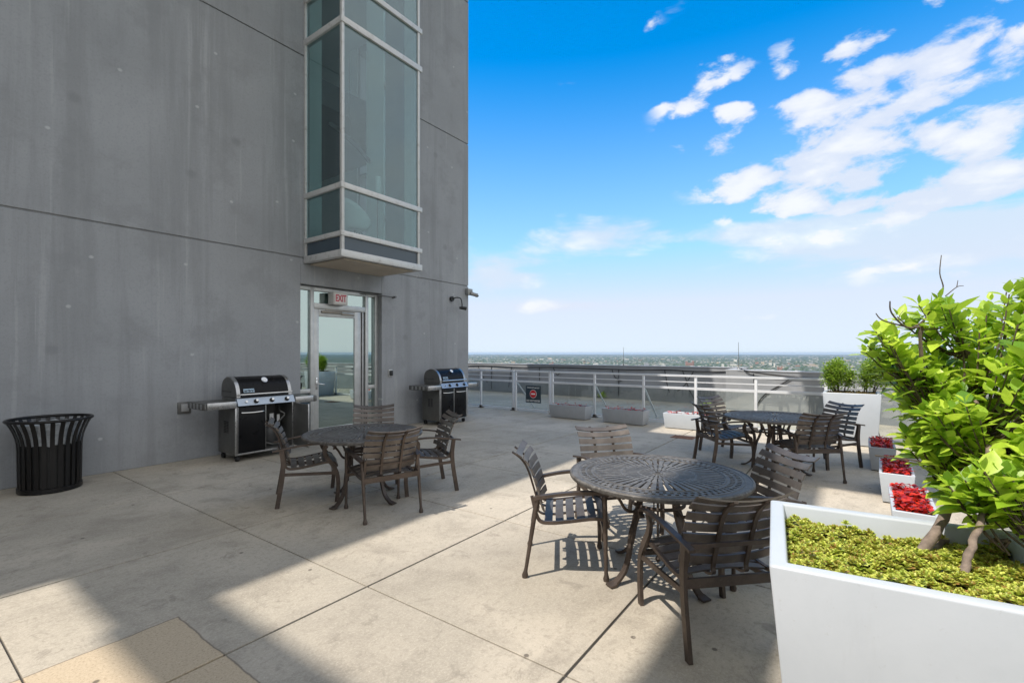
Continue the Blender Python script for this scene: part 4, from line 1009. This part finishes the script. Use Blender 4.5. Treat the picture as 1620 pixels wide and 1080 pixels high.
for i in range(288):
    t_ = rnd.random(); yy = 567 + 27*t_**1.2; px = rnd.uniform(700,1640); v = citypos(px, yy); s_ = (v.length/4000)**.45
    w_ = rnd.uniform(22,75)*s_*.8; h = rnd.uniform(5,13)*s_ if rnd.random() < .88 else rnd.uniform(18,34)
    block('distant_building', [(v,w_,rnd.uniform(12,30),h,rnd.choice((0,PI/2))+.2)], CM[rnd.choice((0,0,0,1,1,2,3))], 'low building among the trees of the far city', 'low buildings scattered over the far city')
p = MB()
def dens_(v): return math.sin(v.x*.0021+1.3)*math.sin(v.y*.0026+.4) + .6*math.sin(v.x*.0057+v.y*.0043) + .4*math.sin(v.y*.011-v.x*.008)
for i in range(8000):
    yy = 562.6 + 35*rnd.random()**1.5; px = rnd.uniform(300,2200); v = citypos(px, yy)
    if dens_(v) + rnd.uniform(-.6,.6) < .05: continue
    s_ = (v.length/4000)**.6
    Mx = Matrix.Translation((v.x,v.y,GZ)) @ Matrix.Rotation(rnd.choice((0,PI/2))+.2,4,'Z'); w_ = rnd.uniform(8,28)*s_; h = rnd.uniform(4,9)*s_; p.box(-w_/2,w_/2,-6*s_,6*s_,0,h,0,Mx)
tag(p.build('city_houses', simple('city_roofs',(.36,.35,.33),.85,0,.35,.004), smooth=None, fix=False), 'countless small pale houses spread over the far city', 'houses', kind='stuff')
p = MB(); ic = bmesh.new(); bmesh.ops.create_icosphere(ic, subdivisions=1, radius=1); ic.verts.index_update(); IV = [v.co.copy() for v in ic.verts]; IF = [tuple(v.index for v in f.verts) for f in ic.faces]; ic.free()
for i in range(9000):
    yy = 563.9 + 36*rnd.random()**1.3; px = rnd.uniform(300,2200); v = citypos(px, yy); s_ = (v.length/4000)**.7; rr = rnd.uniform(7,17)*s_; hh = rnd.uniform(5,10)*s_**.5
    p.add([(v.x+q.x*rr*1.6, v.y+q.y*rr, GZ+q.z*hh) for q in IV], IF)
m = Mat('far_foliage'); g_ = m.node('ShaderNodeNewGeometry'); m.set(color=m.ramp(g_.outputs['Random Per Island'], [(0,(.02,.045,.02)),(.6,(.04,.075,.03)),(1,(.075,.11,.045))]), rough=.9)
tag(p.build('far_trees', m.m, fix=False, smooth=None), 'dense green tree cover between the houses of the far city', 'trees', kind='stuff')

# ------------------------------------------------------------------ haze
HAZE = True
if HAZE:
    p = MB(); p.box(-46000,46000,-46000,46000,GZ-1,24)
    m = bpy.data.materials.new('haze'); m.use_nodes = True; nt = m.node_tree; nt.nodes.remove(nt.nodes['Principled BSDF'])
    vn = nt.nodes.new('ShaderNodeVolumePrincipled'); vn.inputs['Density'].default_value = 2.5e-5; vn.inputs['Color'].default_value = (.60,.78,1,1); vn.inputs['Anisotropy'].default_value = .2
    nt.links.new(vn.outputs[0], nt.nodes['Material Output'].inputs['Volume'])
    tag(p.build('haze', m, smooth=None), 'pale haze over the far city', 'haze', kind='stuff')

# ------------------------------------------------------------------ sky, sun, camera
EL = 60.; SV = Vector((-.932,.363,0)).normalized()*math.cos(R(EL)) + Vector((0,0,math.sin(R(EL))))
sun = bpy.data.lights.new('sun','SUN'); sun.energy = 3.0; sun.angle = R(.53); sun.color = (1,.93,.84)
so = bpy.data.objects.new('sun', sun); COL.objects.link(so); so.rotation_euler = SV.to_track_quat('Z','Y').to_euler(); so.location = (0,0,30)
wd = bpy.data.worlds.new('World'); S.world = wd; wd.use_nodes = True; wd.cycles.sampling_method = 'MANUAL'; wd.cycles.sample_map_resolution = 512; nt = wd.node_tree; N = nt.nodes; LK = nt.links
class WN(Mat):
    def __init__(s): s.t = nt; s.n = N; s.co = N.new('ShaderNodeTexCoord'); s.b = None
w = WN(); bg = N['Background']
sky = N.new('ShaderNodeTexSky'); sky.sky_type = 'NISHITA'; sky.sun_disc = False; sky.sun_elevation = R(EL)
sky.sun_rotation = math.atan2(SV.x, SV.y); sky.altitude = 150; sky.air_density = 1.0; sky.dust_density = .6; sky.ozone_density = 1.6
hs = N.new('ShaderNodeHueSaturation'); hs.inputs['Saturation'].default_value = 1.75; hs.inputs['Value'].default_value = 1.08; hs.inputs['Hue'].default_value = .497
LK.new(sky.outputs[0], hs.inputs['Color'])
# cloud layer in world directions
gen = w.co.outputs['Generated']
def dot(v):
    nd = N.new('ShaderNodeVectorMath'); nd.operation = 'DOT_PRODUCT'; LK.new(gen, nd.inputs[0]); nd.inputs[1].default_value = v; return nd.outputs['Value']
dz = dot((0,0,1)); df = dot(tuple(FW)); dr = dot(tuple(RT))
az = w.math('ARCTAN2', dr, df)                 # bearing from the terrace diagonal
el = w.math('ARCSINE', dz)
zz = w.math('MAXIMUM', w.math('ADD', dz, .06), .02)
cu = w.math('DIVIDE', df, zz); cv = w.math('DIVIDE', dr, zz)
cmb = N.new('ShaderNodeCombineXYZ'); LK.new(cu, cmb.inputs[0]); LK.new(cv, cmb.inputs[1])
def stretched(rot, sc, scale, detail, rough, dist=0.):
    mp = N.new('ShaderNodeMapping'); mp.inputs['Rotation'].default_value = (0,0,rot); mp.inputs['Scale'].default_value = sc; LK.new(cmb.outputs[0], mp.inputs['Vector'])
    return w.noise(scale, detail, rough, vec=mp.outputs[0], dist=dist)
plan = stretched(R(24), (1,1.7,1), 4.2, 10, .56, .2)
cm2 = N.new('ShaderNodeCombineXYZ'); LK.new(az, cm2.inputs[0]); LK.new(el, cm2.inputs[1])
mp2 = N.new('ShaderNodeMapping'); mp2.inputs['Rotation'].default_value = (0,0,R(-33)); mp2.inputs['Scale'].default_value = (.62,1.25,1); LK.new(cm2.outputs[0], mp2.inputs['Vector'])
nz = N.new('ShaderNodeTexNoise'); nz.inputs['Scale'].default_value = 13; nz.inputs['Detail'].default_value = 5; LK.new(mp2.outputs[0], nz.inputs['Vector'])
wv = N.new('ShaderNodeVectorMath'); wv.operation = 'MULTIPLY_ADD'; LK.new(nz.outputs['Color'], wv.inputs[0]); wv.inputs[1].default_value = (.10,.10,0); LK.new(mp2.outputs[0], wv.inputs[2])
vr = N.new('ShaderNodeTexVoronoi'); vr.feature = 'SMOOTH_F1'; vr.inputs['Scale'].default_value = 18; vr.inputs['Smoothness'].default_value = .35; LK.new(wv.outputs[0], vr.inputs['Vector'])
bil = w.math('SUBTRACT', .95, vr.outputs['Distance'])
ang = w.noise(20, 9, .66, vec=mp2.outputs[0], dist=.25)
puff = w.math('ADD', w.math('MULTIPLY', bil, .50), w.math('MULTIPLY', ang, .50))
big_ = stretched(R(20), (1,1.5,1), 1.6, 4, .5, .1)
mp3 = N.new('ShaderNodeMapping'); mp3.inputs['Rotation'].default_value = (0,0,R(6)); mp3.inputs['Scale'].default_value = (.45,1.7,1); LK.new(cm2.outputs[0], mp3.inputs['Vector'])
low_ = w.noise(8, 10, .62, vec=mp3.outputs[0], dist=.6)
def gauss(a0, e0, sa, se, amp):
    da = w.math('DIVIDE', w.math('SUBTRACT', az, a0), sa); de = w.math('DIVIDE', w.math('SUBTRACT', el, e0), se)
    s2 = w.math('ADD', w.math('MULTIPLY', da, da), w.math('MULTIPLY', de, de)); return w.math('MULTIPLY', w.math('EXPONENT', w.math('MULTIPLY', s2, -1)), amp)
def AE(px, py):
    r_, u_ = (px-810)/754, (558-py)/754; return math.atan(r_), math.atan(u_/math.hypot(1,r_))
def add_all(l):
    a = l[0]
    for b in l[1:]: a = w.math('ADD', a, b)
    return a
g1 = add_all([gauss(*AE(1560,130), .22,.26, .66), gauss(*AE(1340,240), .20,.14, .58), gauss(*AE(1085,125), .075,.075, .52), gauss(*AE(1150,225), .09,.07, .42), gauss(*AE(1270,280), .12,.06, .34), gauss(*AE(1480,320), .25,.07, .26), gauss(*AE(1030,50), .02,.03, .34)])
g2 = add_all([gauss(*AE(1570,365), .28,.060, 1.0), gauss(*AE(1330,368), .11,.035, .72), gauss(*AE(965,372), .13,.040, .80), gauss(*AE(790,430), .12,.06, .78), gauss(*AE(1170,370), .10,.022, .42), gauss(*AE(920,485), .16,.016, .70), gauss(*AE(1240,497), .09,.016, .30), gauss(*AE(1060,510), .16,.012, .25)])
T1a, T1b = 3.06, 3.74
dens1 = w.math('MULTIPLY', w.sstep(g1, .10, .34), w.sstep(w.math('ADD', w.math('ADD', w.math('MULTIPLY', puff, 5.2), w.math('MULTIPLY', big_, .30)), g1), T1a, T1b))
dens2 = w.sstep(w.math('ADD', w.math('ADD', w.math('MULTIPLY', low_, 1.3), w.math('MULTIPLY', puff,.8)), g2), 1.30, 1.80)
dens = w.math('MULTIPLY', w.math('MAXIMUM', dens1, w.math('MULTIPLY', dens2, .82)), w.sstep(dz, -.0, .03))
shade = w.sstep(w.math('ADD', w.math('MULTIPLY', puff, .6), w.math('MULTIPLY', low_, .4)), .46, .62)
cc = w.mix(shade, (2.9,3.15,3.7), (3.75,3.8,3.9))
hor = w.math('POWER', w.math('SUBTRACT', 1, w.math('MINIMUM', w.math('ABSOLUTE', w.math('MULTIPLY', dz, 1.9)), 1)), 1.35)
skyc = w.mix(w.math('MULTIPLY', hor, .97), w.mix(1.0, hs.outputs[0], (2.3,2.55,3.95), 'DARKEN'), (3.0,3.45,3.85))
fin = w.mix(w.math('MULTIPLY', dens, .92), skyc, cc)
# unseen white cloud sheet added behind the viewpoint to brighten and neutralise ambient light
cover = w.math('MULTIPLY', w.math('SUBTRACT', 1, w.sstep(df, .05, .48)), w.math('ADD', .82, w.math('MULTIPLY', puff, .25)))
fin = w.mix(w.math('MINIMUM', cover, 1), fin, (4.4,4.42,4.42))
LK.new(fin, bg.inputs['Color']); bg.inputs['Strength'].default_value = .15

cam = bpy.data.cameras.new('camera'); cam.sensor_width = 36; cam.lens = 754/1620*36; cam.shift_y = (558-540)/1620; cam.clip_end = 200000; cam.clip_start = .05
co = bpy.data.objects.new('camera', cam); COL.objects.link(co); co.location = (0,0,1.55); co.rotation_euler = (R(90),0,TH-R(90)); S.camera = co
S.view_settings.view_transform = 'Standard'; S.view_settings.look = 'None'; S.view_settings.gamma = 1; S.view_settings.exposure = .81
S.render.engine = 'CYCLES'
